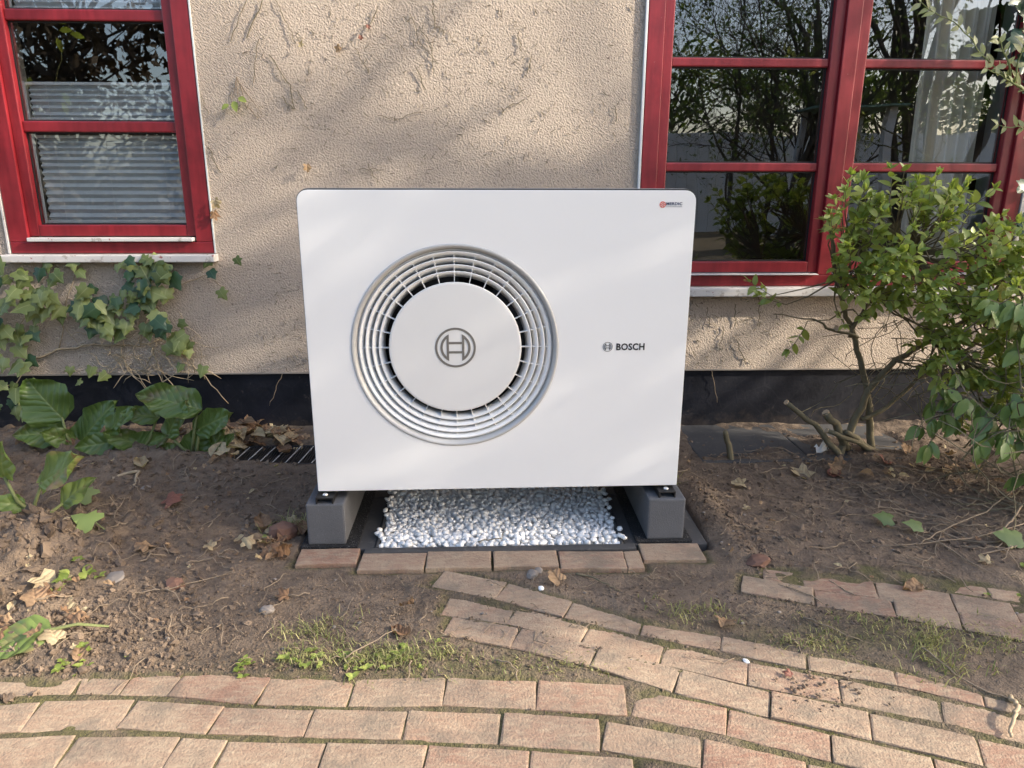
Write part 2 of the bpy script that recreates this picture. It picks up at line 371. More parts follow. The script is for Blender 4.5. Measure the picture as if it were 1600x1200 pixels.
GREENFALL = m_leaf('fallen_green_leaf', (0.27, 0.36, 0.11), (0.31, 0.40, 0.13), None, 0.5, 0.3)
GREENDULL = m_leaf('fallen_leaf_dull', (0.12, 0.17, 0.06), (0.16, 0.21, 0.08), None, 0.5, 0.2)
GRASS = m_leaf('grass_blade', (0.13, 0.16, 0.045), (0.40, 0.36, 0.17), None, 0.6, 0.3)
MOSS = m_leaf('moss', (0.08, 0.080, 0.020), (0.26, 0.25, 0.075), None, 0.8, 0.2)
STEMG = m_bark('green_stem', (0.16, 0.19, 0.06), (0.22, 0.24, 0.10))
STEMB = m_bark('shrub_bark', (0.115, 0.095, 0.052), (0.215, 0.185, 0.115))
TWIG = m_bark('twig', (0.20, 0.145, 0.095), (0.36, 0.28, 0.195))
ROOTW = m_bark('pale_root', (0.34, 0.25, 0.15), (0.46, 0.37, 0.25))
BARK = m_bark('tree_bark', (0.055, 0.044, 0.035), (0.12, 0.10, 0.08), 12)
CUT = m_plain('cut_wood', (0.50, 0.38, 0.25), 0.8, 0.1, 60)
FARLEAF = m_leaf('tree_leaf', (0.045, 0.085, 0.018), (0.13, 0.17, 0.045), None, 0.5, 0.35)
HEDGELEAF = m_leaf('hedge_leaf', (0.035, 0.026, 0.016), (0.075, 0.052, 0.026), None, 0.8, 0.12)
FENCEM = m_plain('white_boards', (0.70, 0.71, 0.72), 0.7, 0.06, 4)

# ------------------------------------------------------------------ house
YW = 3.10
WL = dict(x0=-1.906, x1=-1.095, z0=0.787, z1=2.13)
WR = dict(x0=0.650, x1=2.262, z0=0.645, z1=2.13)
house = empty('house', (0, YW, 0))
tag(house, 'beige roughcast house wall with black plinth and two red framed windows', 'house')
rect = lambda w, g=0: [(w['x0']+g, w['z0']+g), (w['x1']-g, w['z0']+g), (w['x1']-g, w['z1']-g), (w['x0']+g, w['z1']-g)]
me = plate([(-4.5, 0.279), (5.5, 0.279), (5.5, 3.6), (-4.5, 3.6)], [rect(WL), rect(WR)], YW, YW+0.30); me.materials.append(STUCCO)
link('stucco_wall', me, house)
MB().box(-4.5, 5.5, YW+0.014, YW+0.30, -0.25, 0.272).build('plinth', BITUMEN, house)
MB().box(-4.5, 5.5, YW-0.004, YW+0.012, 0.2735, 0.2785).build('drip_strip', m_plain('drip_metal', (.30, .26, .22), .6), house)
# the room behind the windows
b = MB()
for q in ([(-4.4, 3.401, -.2), (-4.4, 6.5, -.2), (-4.4, 6.5, 3.3), (-4.4, 3.401, 3.3)], [(5.4, 3.401, -.2), (5.4, 6.5, -.2), (5.4, 6.5, 3.3), (5.4, 3.401, 3.3)],
          [(-4.4, 6.5, -.2), (5.4, 6.5, -.2), (5.4, 6.5, 3.3), (-4.4, 6.5, 3.3)], [(-4.4, 3.401, 3.3), (5.4, 3.401, 3.3), (5.4, 6.5, 3.3), (-4.4, 6.5, 3.3)],
          [(-4.4, 3.401, -.2), (5.4, 3.401, -.2), (5.4, 6.5, -.2), (-4.4, 6.5, -.2)], [(-.3, 3.401, -.2), (-.3, 6.5, -.2), (-.3, 6.5, 3.3), (-.3, 3.401, 3.3)]):
    b.add(q, [(0, 1, 2, 3)])
b.build('room_shell', ROOMDARK, house)
for w in (WL, WR):
    b = MB(); t_ = 0.004
    b.box(w['x0']+t_-.003, w['x0']+t_, 3.18, 3.399, w['z0'], w['z1']); b.box(w['x1']-t_, w['x1']-t_+.003, 3.18, 3.399, w['z0'], w['z1'])
    b.box(w['x0']+t_, w['x1']-t_, 3.18, 3.46, w['z0']+.012, w['z0']+.03)
    b.build('inner_reveal', PLASTER, house)

def member(name, x0, x1, y0, y1, z0, z1, mat, parent, bev=0.004): return MB().box(x0, x1, y0, y1, z0, z1).build(name, mat, parent, bevel=bev)
def sash(parent, x0, x1, z0, z1, gx0, gx1, panes, yf=3.108):
    """one casement: two stiles, rails, glazing bars and a pane in each light"""
    member('sash_stile', x0, gx0, yf, yf+.05, z0, z1, RED, parent); member('sash_stile', gx1, x1, yf, yf+.05, z0, z1, RED, parent)
    member('sash_rail', gx0, gx1, yf+.001, yf+.049, z0, panes[0][0], RED, parent); member('sash_rail', gx0, gx1, yf+.001, yf+.049, panes[-1][1], z1, RED, parent)
    for (a, b_), (c, d) in zip(panes[:-1], panes[1:]): member('glazing_bar', gx0, gx1, yf+.010, yf+.046, b_, c, RED, parent, 0.005)
    for a, b_ in panes:
        MB().box(gx0-.004, gx1+.004, yf+.030, yf+.034, a-.004, b_+.004).build('pane', GLASS, parent)
        sl_ = MB()
        for q in ((gx0, gx0+.006, a, b_), (gx1-.006, gx1, a, b_), (gx0+.006, gx1-.006, a, a+.006), (gx0+.006, gx1-.006, b_-.006, b_)): sl_.box(q[0], q[1], yf+.0265, yf+.0295, q[2], q[3])
        sl_.build('putty_bead', BLACK, parent)
def window(w, mull, sashes, panes, side, bot):
    g = .0015; zi, zt = w['z0']+bot, w['z1']-.06; xs = [w['x0']+g]+[v for a, b_, _, _ in sashes for v in (a, b_)]+[w['x1']-g]
    o = MB()
    for k in range(0, len(xs), 2): o.box(xs[k], xs[k+1], 3.094, 3.172, zi+.0005, zt-.0005)
    o.box(xs[0], xs[-1], 3.0935, 3.172, w['z0']+g, zi); o.box(xs[0], xs[-1], 3.0935, 3.172, zt, w['z1']-g)
    f = o.build('window', RED, house, bevel=.003)
    for a, b_, g0, g1 in sashes:
        sash(f, a, b_, panes[0][0]-.045, w['z1']-.062, g0, g1, panes)
        member('weather_bar', a+.006, b_-.006, 3.070, 3.108, w['z0']+bot+.004, panes[0][0]-.048, SILL, f, 0.003)
    return f
wl = window(WL, None, [(-1.829, -1.163, -1.790, -1.201)], [(0.900, 1.257), (1.298, 1.657), (1.697, 2.02)], 0.07, 0.046)
wl['label'] = 'red framed window with pleated blinds behind its lower panes'
wr = window(WR, None, [(0.716, 1.430, 0.756, 1.389), (1.490, 2.196, 1.535, 2.154)], [(0.747, 1.116), (1.150, 1.515), (1.548, 2.02)], 0.07, 0.046)
wr['label'] = 'wide red framed double window with a curtain behind the right casement'
MB().box(-1.930, -1.083, 3.048, 3.13, 0.756, 0.785).build('sill', SILL, wl, bevel=0.004)
MB().box(0.645, 2.300, 3.044, 3.13, 0.608, 0.6435).build('sill', SILL, wr, bevel=0.004)
MB().box(0.637, 0.6475, 3.086, 3.12, 0.648, 2.2).build('trim_strip', ALU, wr, bevel=0.002)
MB().box(-1.0935, -1.089, 3.092, 3.12, 0.788, 2.2).build('trim_strip', ALU, wl)
MB().box(-1.915, -1.908, 3.090, 3.12, 0.788, 2.2).build('trim_strip', SILL, wl)
MB().box(2.264, 2.285, 3.088, 3.12, 0.648, 2.2).build('trim_strip', SILL, wr)

def pleated_blind(z0, z1, n, label):
    o = empty('pleated_blind', (-1.495, 3.165, z0)); tag(o, label, 'blind', 'pleated window blinds')
    x0, x1 = -1.776, -1.216; b = MB(); vs = []; k = n*2
    for i in range(k+1):
        z = z0+.008+(z1-z0-.016)*(1-(1-i/k)**1.25)
        y = 3.163 if i % 2 else 3.181
        vs += [(x0+.004, y, z), (x1-.004, y, z)]
    b.add(vs, [(2*i, 2*i+1, 2*i+3, 2*i+2) for i in range(k)]); b.build('pleated_fabric', BLINDA, o)
    for z in (z0, z1-.012): MB().box(x0, x1, 3.158, 3.184, z, z+.012).build('rail', ALU, o, bevel=0.002)
    for x in (x0-.008, x1-.002): MB().box(x, x+.009, 3.152, 3.157, z0-.002, z1+.002).build('side_guide', ALU, o)
    for x in (-1.70, -1.50, -1.28): MB().tube([(x, 3.160, z0), (x, 3.160, z1)], 0.0008, 4).build('cord', ALU, o)
pleated_blind(0.905, 1.248, 13, 'grey pleated blind filling the bottom pane of the left window')
pleated_blind(1.302, 1.445, 6, 'grey pleated blind half down in the middle pane of the left window')
pleated_blind(1.702, 2.00, 9, 'grey pleated blind in the top pane of the left window')
# curtain
b = MB(); nx, nz = 90, 14; vs = []
for j in range(nz+1):
    z = 0.35+1.9*j/nz
    for i in range(nx+1):
        s = i/nx; x = 1.845+0.30*s+0.10*(1-j/nz)*0.55*(1-s); y = 3.285+0.022*math.sin(s*34+0.6*math.sin(z*1.5))+0.010*math.sin(s*71+1.1+z)
        vs.append((x, y, z))
b.add(vs, [(j*(nx+1)+i, j*(nx+1)+i+1, (j+1)*(nx+1)+i+1, (j+1)*(nx+1)+i) for j in range(nz) for i in range(nx)])
cu = b.build('curtain', CURTAIN, None, smooth=True); tag(cu, 'beige pleated curtain hanging behind the right window', 'curtain')

# ------------------------------------------------------------------ ground
# visible outline of each brick on the ground, metres; rows of the path and of the pad edging
BR = [
('A',(-1.102,1.405),(-0.902,1.407),(-0.913,1.458),(-1.112,1.447)),
('A',(-0.902,1.407),(-0.887,1.407),(-0.898,1.457),(-0.913,1.458)),
('A',(-0.887,1.407),(-0.795,1.400),(-0.806,1.455),(-0.898,1.457)),
('A',(-0.795,1.400),(-0.687,1.392),(-0.694,1.451),(-0.806,1.455)),
('A',(-0.687,1.392),(-0.492,1.358),(-0.493,1.440),(-0.694,1.451)),
('A',(-0.492,1.358),(-0.293,1.345),(-0.299,1.433),(-0.493,1.440)),
('A',(-0.293,1.345),(-0.095,1.339),(-0.089,1.425),(-0.299,1.433)),
('A',(-0.095,1.339),(0.107,1.322),(0.117,1.411),(-0.089,1.425)),
('A',(0.107,1.322),(0.302,1.298),(0.314,1.384),(0.117,1.411)),
('B',(-1.129,1.288),(-0.948,1.293),(-0.971,1.390),(-1.148,1.363)),
('B',(-0.948,1.293),(-0.761,1.297),(-0.760,1.386),(-0.971,1.390)),
('B',(-0.761,1.297),(-0.571,1.278),(-0.560,1.353),(-0.760,1.386)),
('B',(-0.571,1.278),(-0.369,1.258),(-0.368,1.340),(-0.560,1.353)),
('B',(-0.369,1.258),(-0.175,1.245),(-0.162,1.328),(-0.368,1.340)),
('B',(-0.175,1.245),(0.026,1.222),(0.035,1.315),(-0.162,1.328)),
('B',(0.026,1.222),(0.225,1.197),(0.243,1.288),(0.035,1.315)),
('C',(-1.020,1.182),(-0.833,1.188),(-0.832,1.280),(-1.040,1.278)),
('C',(-0.833,1.188),(-0.624,1.178),(-0.617,1.269),(-0.832,1.280)),
('C',(-0.624,1.178),(-0.527,1.171),(-0.522,1.255),(-0.617,1.269)),
('C',(-0.527,1.171),(-0.326,1.157),(-0.318,1.240),(-0.522,1.255)),
('C',(-0.326,1.157),(-0.124,1.143),(-0.117,1.227),(-0.318,1.240)),
('C',(-0.124,1.143),(0.078,1.117),(0.087,1.206),(-0.117,1.227)),
('C',(0.078,1.117),(0.272,1.092),(0.291,1.175),(0.087,1.206)),
('D1',(-0.159,1.826),(0.025,1.748),(0.058,1.820),(-0.114,1.892)),
('D1',(0.025,1.748),(0.202,1.659),(0.231,1.718),(0.058,1.820)),
('D1',(0.202,1.659),(0.381,1.575),(0.400,1.619),(0.231,1.718)),
('D1',(0.381,1.575),(0.559,1.506),(0.584,1.553),(0.400,1.619)),
('D1',(0.559,1.506),(0.745,1.429),(0.763,1.477),(0.584,1.553)),
('D1',(0.745,1.429),(0.929,1.364),(0.940,1.410),(0.763,1.477)),
('D1',(0.929,1.364),(1.084,1.288),(1.092,1.320),(0.940,1.410)),
('D1',(1.084,1.288),(1.241,1.216),(1.240,1.232),(1.092,1.320)),
('D2',(-0.116,1.682),(0.059,1.634),(0.076,1.695),(-0.100,1.764)),
('D2',(0.059,1.634),(0.234,1.544),(0.258,1.610),(0.076,1.695)),
('D2',(0.234,1.544),(0.408,1.463),(0.434,1.533),(0.258,1.610)),
('D2',(0.408,1.463),(0.588,1.383),(0.617,1.462),(0.434,1.533)),
('D2',(0.588,1.383),(0.772,1.318),(0.803,1.391),(0.617,1.462)),
('D2',(0.772,1.318),(0.957,1.248),(0.987,1.314),(0.803,1.391)),
('D2',(0.957,1.248),(1.122,1.167),(1.155,1.232),(0.987,1.314)),
('D3',(-0.108,1.592),(0.057,1.539),(0.087,1.605),(-0.090,1.660)),
('D3',(0.057,1.539),(0.242,1.459),(0.266,1.509),(0.087,1.605)),
('D3',(0.242,1.459),(0.415,1.364),(0.445,1.426),(0.266,1.509)),
('D3',(0.415,1.364),(0.599,1.282),(0.629,1.349),(0.445,1.426)),
('D3',(0.599,1.282),(0.785,1.207),(0.813,1.281),(0.629,1.349)),
('D3',(0.785,1.207),(0.964,1.131),(0.998,1.207),(0.813,1.281)),
('D3',(0.964,1.131),(1.116,1.063),(1.148,1.134),(0.998,1.207)),
('E',(0.308,1.295),(0.490,1.231),(0.520,1.310),(0.335,1.381)),
('E',(0.490,1.231),(0.673,1.157),(0.708,1.226),(0.520,1.310)),
('E',(0.673,1.157),(0.844,1.086),(0.880,1.156),(0.708,1.226)),
('E',(0.844,1.086),(1.009,1.019),(1.044,1.081),(0.880,1.156)),
('F',(0.230,1.204),(0.414,1.148),(0.443,1.227),(0.249,1.284)),
('F',(0.414,1.148),(0.595,1.084),(0.627,1.155),(0.443,1.227)),
('F',(0.595,1.084),(0.765,1.024),(0.797,1.090),(0.627,1.155)),
('R1',(0.698,1.757),(0.873,1.685),(0.911,1.763),(0.732,1.833)),
('R1',(0.873,1.685),(1.056,1.625),(1.092,1.689),(0.911,1.763)),
('R1',(1.056,1.625),(1.197,1.564),(1.235,1.628),(1.092,1.689)),
('R1',(1.197,1.564),(1.353,1.501),(1.388,1.559),(1.235,1.628)),
('R2',(0.776,1.813),(0.877,1.774),(0.913,1.855),(0.811,1.872)),
('R2',(0.877,1.774),(1.053,1.710),(1.104,1.800),(0.913,1.855)),
('R2',(1.053,1.710),(1.225,1.640),(1.278,1.730),(1.104,1.800)),
('R2',(1.225,1.640),(1.356,1.584),(1.416,1.676),(1.278,1.730)),
('R2',(1.356,1.584),(1.469,1.536),(1.536,1.629),(1.416,1.676)),
('R3',(1.047,1.822),(1.214,1.768),(1.242,1.815),(1.080,1.880)),
('R3',(1.214,1.768),(1.367,1.710),(1.395,1.760),(1.242,1.815)),
('R3',(1.367,1.710),(1.512,1.654),(1.543,1.706),(1.395,1.760)),
('P',(-0.559,1.932),(-0.377,1.933),(-0.370,2.024),(-0.544,2.022)),
('P',(-0.365,1.897),(-0.171,1.893),(-0.173,1.989),(-0.365,1.992)),
('P',(-0.171,1.897),(0.020,1.901),(0.023,1.994),(-0.171,1.993)),
('P',(0.024,1.901),(0.217,1.901),(0.218,1.991),(0.025,1.994)),
('P',(0.217,1.886),(0.414,1.876),(0.415,1.980),(0.223,1.983)),
('P',(0.414,1.876),(0.463,1.878),(0.465,1.986),(0.417,1.980)),
('P',(0.469,1.925),(0.659,1.922),(0.653,2.023),(0.469,2.026)),
]
EXP = [(n, [Vector((*p, 0)) for p in P]) for n, *P in BR]
def ext_row(P, n, step, vec, names):
    for k in range(1, n+1): EXP.append((names, [p+vec*k for p in P]))
byrow = {}
for n, P in EXP: byrow.setdefault(n, []).append(P)
for n in ('A', 'B', 'C'): ext_row(byrow[n][0], 5, 0, Vector((-0.205, 0.004, 0)), n)
for n in ('D2', 'D3', 'E', 'F', 'R1', 'R2', 'R3'):
    P = byrow[n][-2]; d = (P[1]-P[0]); L = d.length
    base = byrow[n][-1]; d2 = d.normalized()*0.2
    for k in range(1, 7): EXP.append((n, [base[1]+d2*(k-1)+d2.normalized()*.004, base[1]+d2*k, base[2]+d2*k, base[2]+d2*(k-1)+d2.normalized()*.004]))
for k in range(1, 4):                                  # rows nearer than the picture's lower edge
    for P in byrow['C']: EXP.append(('C', [p+Vector((0.07*(k % 2), -0.097*k, 0)) for p in P]))
    for i in range(5):
        s = Vector((0.305+0.03*k+0.19*i, 1.125-0.105*k-0.075*i, 0)); dd = Vector((0.93, -0.367, 0)); nn = Vector((0.367, 0.93, 0))
        EXP.append(('F', [s, s+dd*.195, s+dd*.195+nn*.088, s+nn*.088]))

GX0, GX1, GY0, GY1, GS = -2.6, 2.7, 0.55, 3.13, 0.0085
gx = np.arange(GX0, GX1, GS); gy = np.arange(GY0, GY1, GS); XX, YY = np.meshgrid(gx, gy)
def inside_dist(X, Y, P):                              # positive inside a convex outline
    pts = [(p.x, p.y) for p in P]; area = sum(pts[i][0]*pts[(i+1) % 4][1]-pts[(i+1) % 4][0]*pts[i][1] for i in range(4)); sg = 1 if area > 0 else -1
    d = np.full(X.shape, 1e9)
    for i in range(4):
        (ax, ay), (bx, by) = pts[i], pts[(i+1) % 4]; L = math.hypot(bx-ax, by-ay)+1e-9
        d = np.minimum(d, sg*((bx-ax)*(Y-ay)-(by-ay)*(X-ax))/L)
    return d
DB = np.full(XX.shape, -1.0)
for n, P in EXP:
    xs = [p.x for p in P]; ys = [p.y for p in P]
    i0, i1 = np.searchsorted(gx, min(xs)-.06), np.searchsorted(gx, max(xs)+.06); j0, j1 = np.searchsorted(gy, min(ys)-.06), np.searchsorted(gy, max(ys)+.06)
    if i1 > i0 and j1 > j0: DB[j0:j1, i0:i1] = np.maximum(DB[j0:j1, i0:i1], inside_dist(XX[j0:j1, i0:i1], YY[j0:j1, i0:i1], P))
def gauss(X, Y, x, y, sx, sy): return np.exp(-((X-x)/sx)**2-((Y-y)/sy)**2)
def base_height(X, Y):
    h = 0.006+0.020*fbm(X, Y, 3.2, 3, 3)+0.014*fbm(X, Y, 14, 3, 5)
    wild = smooth01((-0.75-X)/0.45)*smooth01((Y-1.44)/0.10)                      # dug-over bed on the left
    h = h+wild*(0.018+0.060*np.maximum(fbm(X, Y, 9, 4, 11), -0.2)+0.034*fbm(X, Y, 34, 3, 12))
    rough = smooth01((X-0.95)/0.4)*smooth01((Y-1.95)/0.3)
    h = h+rough*(0.030*fbm(X, Y, 8, 4, 21)+0.012*fbm(X, Y, 38, 3, 22))
    h = h+0.080*gauss(X, Y, -1.36, 2.03, .15, .11)*(1+1.2*fbm(X, Y, 18, 3, 71))+0.06*gauss(X, Y, -1.62, 2.12, .2, .2)+0.03*gauss(X, Y, -1.25, 1.72, .16, .10)*(1+1.2*fbm(X, Y, 20, 3, 72))+0.028*gauss(X, Y, -1.35, 2.6, .5, .25)+0.022*smooth01((Y-2.4)/0.6)
    h = h+0.030*gauss(X, Y, .76, 2.25, .05, .35)-0.012*gauss(X, Y, .1, 1.84, .5, .05)+0.004*fbm(X, Y, 60, 2, 31)
    return h
HB = base_height(XX, YY)
edge = DB+0.010*fbm(XX, YY, 22, 3, 41)
k = smooth01((edge+0.016)/0.018)                                                  # 1 over exposed bricks and their joints
HH = HB*(1-k)+(-0.0036+0.004*fbm(XX, YY, 16, 3, 47)-0.003*smooth01(fbm(XX, YY, 5, 2, 48)*4))*k
cov = smooth01((XX-0.72)/0.2)*smooth01((YY-1.60)/0.06)*smooth01((2.1-YY)/.05)*0.85+0.8*gauss(XX, YY, -.9, 1.47, .6, .03)+.6*gauss(XX, YY, -.08, 1.66, .06, .1)
HH = HH+np.clip(cov, 0, 1)*k*0.016*smooth01(.30+fbm(XX, YY, 7, 4, 51)*3.0+.35*smooth01((YY-1.72)/.12))
pathzone = smooth01((-DB-0.0)/0.10)                                               # soil dips to the brick edge
HH = np.where(k < 0.02, HB*pathzone+(0.006+0.010*fbm(XX, YY, 30, 3, 43))*(1-pathzone), HH)
pad = smooth01(np.minimum.reduce([(XX+0.565)/0.012, (0.70-XX)/0.012, (YY-1.99)/0.012, (2.80-YY)/0.05]))
HH = HH*(1-pad)-0.04*pad
grt = smooth01(np.minimum.reduce([(XX+1.02)/0.02, (-0.60-XX)/0.02, (YY-2.69)/0.02, (2.93-YY)/0.02]))
HH = HH*(1-grt)-0.05*grt
wsl = smooth01(np.minimum.reduce([(XX-.85)/.06, (1.80-XX)/.06, (YY-2.67)/.05]))
HH = HH*(1-wsl)+wsl*(.012+.055*np.maximum(fbm(XX, YY, 7, 4, 61)+.03+.30*smooth01((2.80-YY)/.12)*.6, -.2))
MOSSV = np.clip(smooth01((DB+0.03)/0.03), 0, 1)*0.9
MOSSV = np.maximum(MOSSV, 0.75*gauss(XX, YY, -.15, 1.47, .45, .06)); MOSSV = np.maximum(MOSSV, 0.6*gauss(XX, YY, .85, 1.53, .45, .09))
def ground_z(x, y):
    i = min(max((x-GX0)/GS, 0), len(gx)-2); j = min(max((y-GY0)/GS, 0), len(gy)-2); a, c = int(i), int(j)
    return float(HH[c, a])
nyy, nxx = XX.shape
verts = np.stack([XX.ravel(), YY.ravel(), HH.ravel()], 1)
idx = np.arange(nyy*nxx).reshape(nyy, nxx)
quads = np.stack([idx[:-1, :-1].ravel(), idx[:-1, 1:].ravel(), idx[1:, 1:].ravel(), idx[1:, :-1].ravel()], 1)
# coarse skirt carries the same sheet out to the horizon
ring_x = [-250, -60, -20, -8, -4, GX0]; ring_x2 = [GX1-GS*0.5, 4.5, 8, 20, 60, 250]; 
me = bpy.data.meshes.new('ground'); nv = len(verts); extra = []; ef = []
x0e, x1e, y0e, y1e = float(gx[0]), float(gx[-1]), float(gy[0]), float(gy[-1])
def q4(a, b, c, d):
    n = nv+len(extra); extra.extend([(*a, -0.006), (*b, -0.006), (*c, -0.006), (*d, -0.006)]); ef.append((n, n+1, n+2, n+3))
B_ = 300
q4((-B_, -B_), (B_, -B_), (B_, y0e+.03), (-B_, y0e+.03)); q4((-B_, y0e+.03), (x0e+.03, y0e+.03), (x0e+.03, B_), (-B_, B_)); q4((x1e-.03, y0e+.03), (B_, y0e+.03), (B_, B_), (x1e-.03, B_))
me.from_pydata([tuple(v) for v in verts]+extra, [], [tuple(int(i) for i in q) for q in quads]+ef); me.update()
me.polygons.foreach_set('use_smooth', [True]*len(me.polygons)); me.materials.append(SOIL)
at = me.attributes.new('moss', 'FLOAT', 'POINT'); at.data.foreach_set('value', list(MOSSV.ravel())+[0.6]*len(extra))
ground = link('ground', me); tag(ground, kind='structure')

# bricks: exposed outline in the photograph, full width where soil lies over the far edge
FULL = {'A': .095, 'D1': .092, 'R1': .092, 'R3': .095, 'D2': .084, 'D3': .084}
path = empty('brick_path', (0, 1.3, 0)); tag(path, kind='structure')
edging = empty('brick_edging', (0.05, 1.95, 0)); tag(edging, 'row of seven loose red bricks edging the gravel pad', 'edging')
def brick_mesh(P, z1, thick=0.055):
    c = sum(P, Vector())/4; tilt = Vector((U(-.012, .012), U(-.02, .02), 0)); L = []
    area = sum(P[i].x*P[(i+1) % 4].y-P[(i+1) % 4].x*P[i].y for i in range(4))
    if area < 0: P = P[::-1]
    P = [p+(c-p).normalized()*0.0008+Vector((U(-.0012, .0012), U(-.0012, .0012), 0)) for p in P]
    # worn rim: two inset loops round a subdivided top
    def ins(d): return [p+(c-p).normalized()*d for p in P]
    def loop(Q, nseg=(6, 3, 6, 3)):
        out = []
        for i in range(4):
            for s in range(nseg[i]): out.append(Q[i].lerp(Q[(i+1) % 4], s/nseg[i]))
        return out
    lps = []
    for d, z, w in ((0, -thick, 0), (0, -0.0028, .0011), (.0014, -.0008, .0010), (.0060, 0, .0007)):
        lp = []
        for p in loop(ins(d)):
            jj = Vector((U(-w, w), U(-w, w), 0)); zz = z+z1+tilt.x*(p-c).x+tilt.y*(p-c).y+U(-w, w)*.5
            lp.append((p.x+jj.x, p.y+jj.y, zz))
        lps.append(lp)
    n = len(lps[0]); b = MB(); vs = [v for lp in lps for v in lp]+[(c.x, c.y, z1+.0004)]
    fs = [(r*n+i, r*n+(i+1) % n, (r+1)*n+(i+1) % n, (r+1)*n+i) for r in range(3) for i in range(n)]
    fs += [(3*n+i, 3*n+(i+1) % n, 4*n) for i in range(n)]
    return b.add(vs, fs)
for n, P in EXP:
    Q = [p.copy() for p in P]
    if n in FULL:
        for a, b_ in ((0, 3), (1, 2)):
            d = Q[b_]-Q[a]; L = d.length
            if L < FULL[n] and L > 1e-6: Q[b_] = Q[a]+d*(FULL[n]/L)
    # a rigid brick: rectangle fitted to the outline
    ex = ((Q[1]-Q[0])+(Q[2]-Q[3])).normalized(); ey = Vector((-ex.y, ex.x, 0)); cc = sum(Q, Vector())/4
    hl = ((Q[1]-Q[0]).length+(Q[2]-Q[3]).length)/4-.0008; hw = min(.050, ((Q[3]-Q[0]).dot(ey)+(Q[2]-Q[1]).dot(ey))/4)
    if hl > .03: Q = [cc-ex*hl-ey*hw, cc+ex*hl-ey*hw, cc+ex*hl+ey*hw, cc-ex*hl+ey*hw]
    z = {'P': 0.012, 'R1': 0.003, 'R2': 0.002, 'R3': -0.001, 'D1': 0.001}.get(n, 0.0)+U(-.0018, .0018)
    o = brick_mesh(Q, z).build('brick', BRICK, edging if n == 'P' else path)

# ------------------------------------------------------------------ pad: slabs, rubber mats, blocks, gravel
def slab(name, x0, x1, y0, y1, z0, z1, mat, label, cat, group=None, bev=0.004):
    o = MB().box(x0, x1, y0, y1, z0, z1).build(name, mat, None, bevel=bev); tag(o, label, cat, group); return o
slab('paving_slab', -0.556, -0.335, 2.031, 2.40, -0.05, 0.004, SLAB, 'dark grey slab under the front end of the left concrete block', 'slab', 'dark slabs under the heat pump')
slab('paving_slab', -0.556, -0.335, 2.404, 2.78, -0.05, 0.004, SLAB, 'dark grey slab under the rear end of the left concrete block', 'slab', 'dark slabs under the heat pump')
slab('paving_slab', 0.432, 0.690, 2.031, 2.40, -0.05, 0.004, SLAB, 'dark grey slab under the front end of the right concrete block', 'slab', 'dark slabs under the heat pump')
slab('paving_slab', 0.432, 0.690, 2.404, 2.78, -0.05, 0.004, SLAB, 'dark grey slab under the rear end of the right concrete block', 'slab', 'dark slabs under the heat pump')
slab('kerb_strip', -0.362, 0.462, 1.998, 2.029, -0.05, 0.010, SLAB, 'dark concrete edging strip along the front of the white gravel', 'kerb')
slab('gravel_border', -0.332, -0.322, 2.031, 2.80, -0.05, 0.011, SLAB, 'thin dark border between the left slab and the white gravel', 'border')
slab('gravel_border', 0.419, 0.429, 2.031, 2.80, -0.05, 0.011, SLAB, 'thin dark border between the right slab and the white gravel', 'border')
for x0, x1, side in ((-0.536, -0.421, 'left'), (0.503, 0.618, 'right')):
    slab('rubber_mat', x0-.022 if side == 'left' else x0-.034, x1+.036 if side == 'left' else x1+.026, 2.036, 2.72, 0.0045, 0.0125, RUBBER, 'black granulate rubber mat under the %s concrete block' % side, 'mat', 'rubber mats under the blocks', 0.002)
    slab('support_block', x0, x1, 2.046, 2.70, 0.013, 0.148, CONCRETE, 'long grey concrete block carrying the %s side of the heat pump' % side, 'block', 'concrete support blocks', 0.006)
# gravel
def pebble_mesh(k):
    b = MB(); rr = random.Random(k); n, m = 7, 4; vs = [(0, 0, -1)]
    for j in range(1, m):
        th = math.pi*j/m
        for i in range(n):
            a = 2*math.pi*(i+.5*(j % 2))/n; r = 1+rr.uniform(-.22, .20); vs.append((r*math.sin(th)*math.cos(a), r*math.sin(th)*math.sin(a), -r*math.cos(th)))
    vs.append((0, 0, 1)); fs = [(0, 1+(i+1) % n, 1+i) for i in range(n)]
    for j in range(m-2): fs += [(1+j*n+i, 1+j*n+(i+1) % n, 1+(j+1)*n+(i+1) % n, 1+(j+1)*n+i) for i in range(n)]
    L = len(vs)-1; fs += [(L, 1+(m-2)*n+i, 1+(m-2)*n+(i+1) % n) for i in range(n)]
    return [Vector(v) for v in vs], fs
PEB = [pebble_mesh(k) for k in range(10)]
def clod_mesh(k):
    rr = random.Random(500+k); vs, fs = pebble_mesh(k+20)
    return [v*rr.uniform(.62, 1.25) for v in vs], fs
CLD = [clod_mesh(k) for k in range(14)]
gravel = empty('gravel_bed', (0.05, 2.2, 0)); tag(gravel, 'bed of rounded white pebbles under the heat pump', 'gravel')
MB().box(-0.322, 0.419, 2.031, 2.80, -0.05, -0.022).build('bed_base', PEBBLE, gravel)
peb = []
cells = {}
def far_enough(x, y, z, d):
    a, c = int(x/.03), int(y/.03)
    return all((x-p[0])**2+(y-p[1])**2+((z-p[2])*2.2)**2 > (d+p[3])**2*.50 for i in (-1, 0, 1) for j in (-1, 0, 1) for p in cells.get((a+i, c+j), ()))
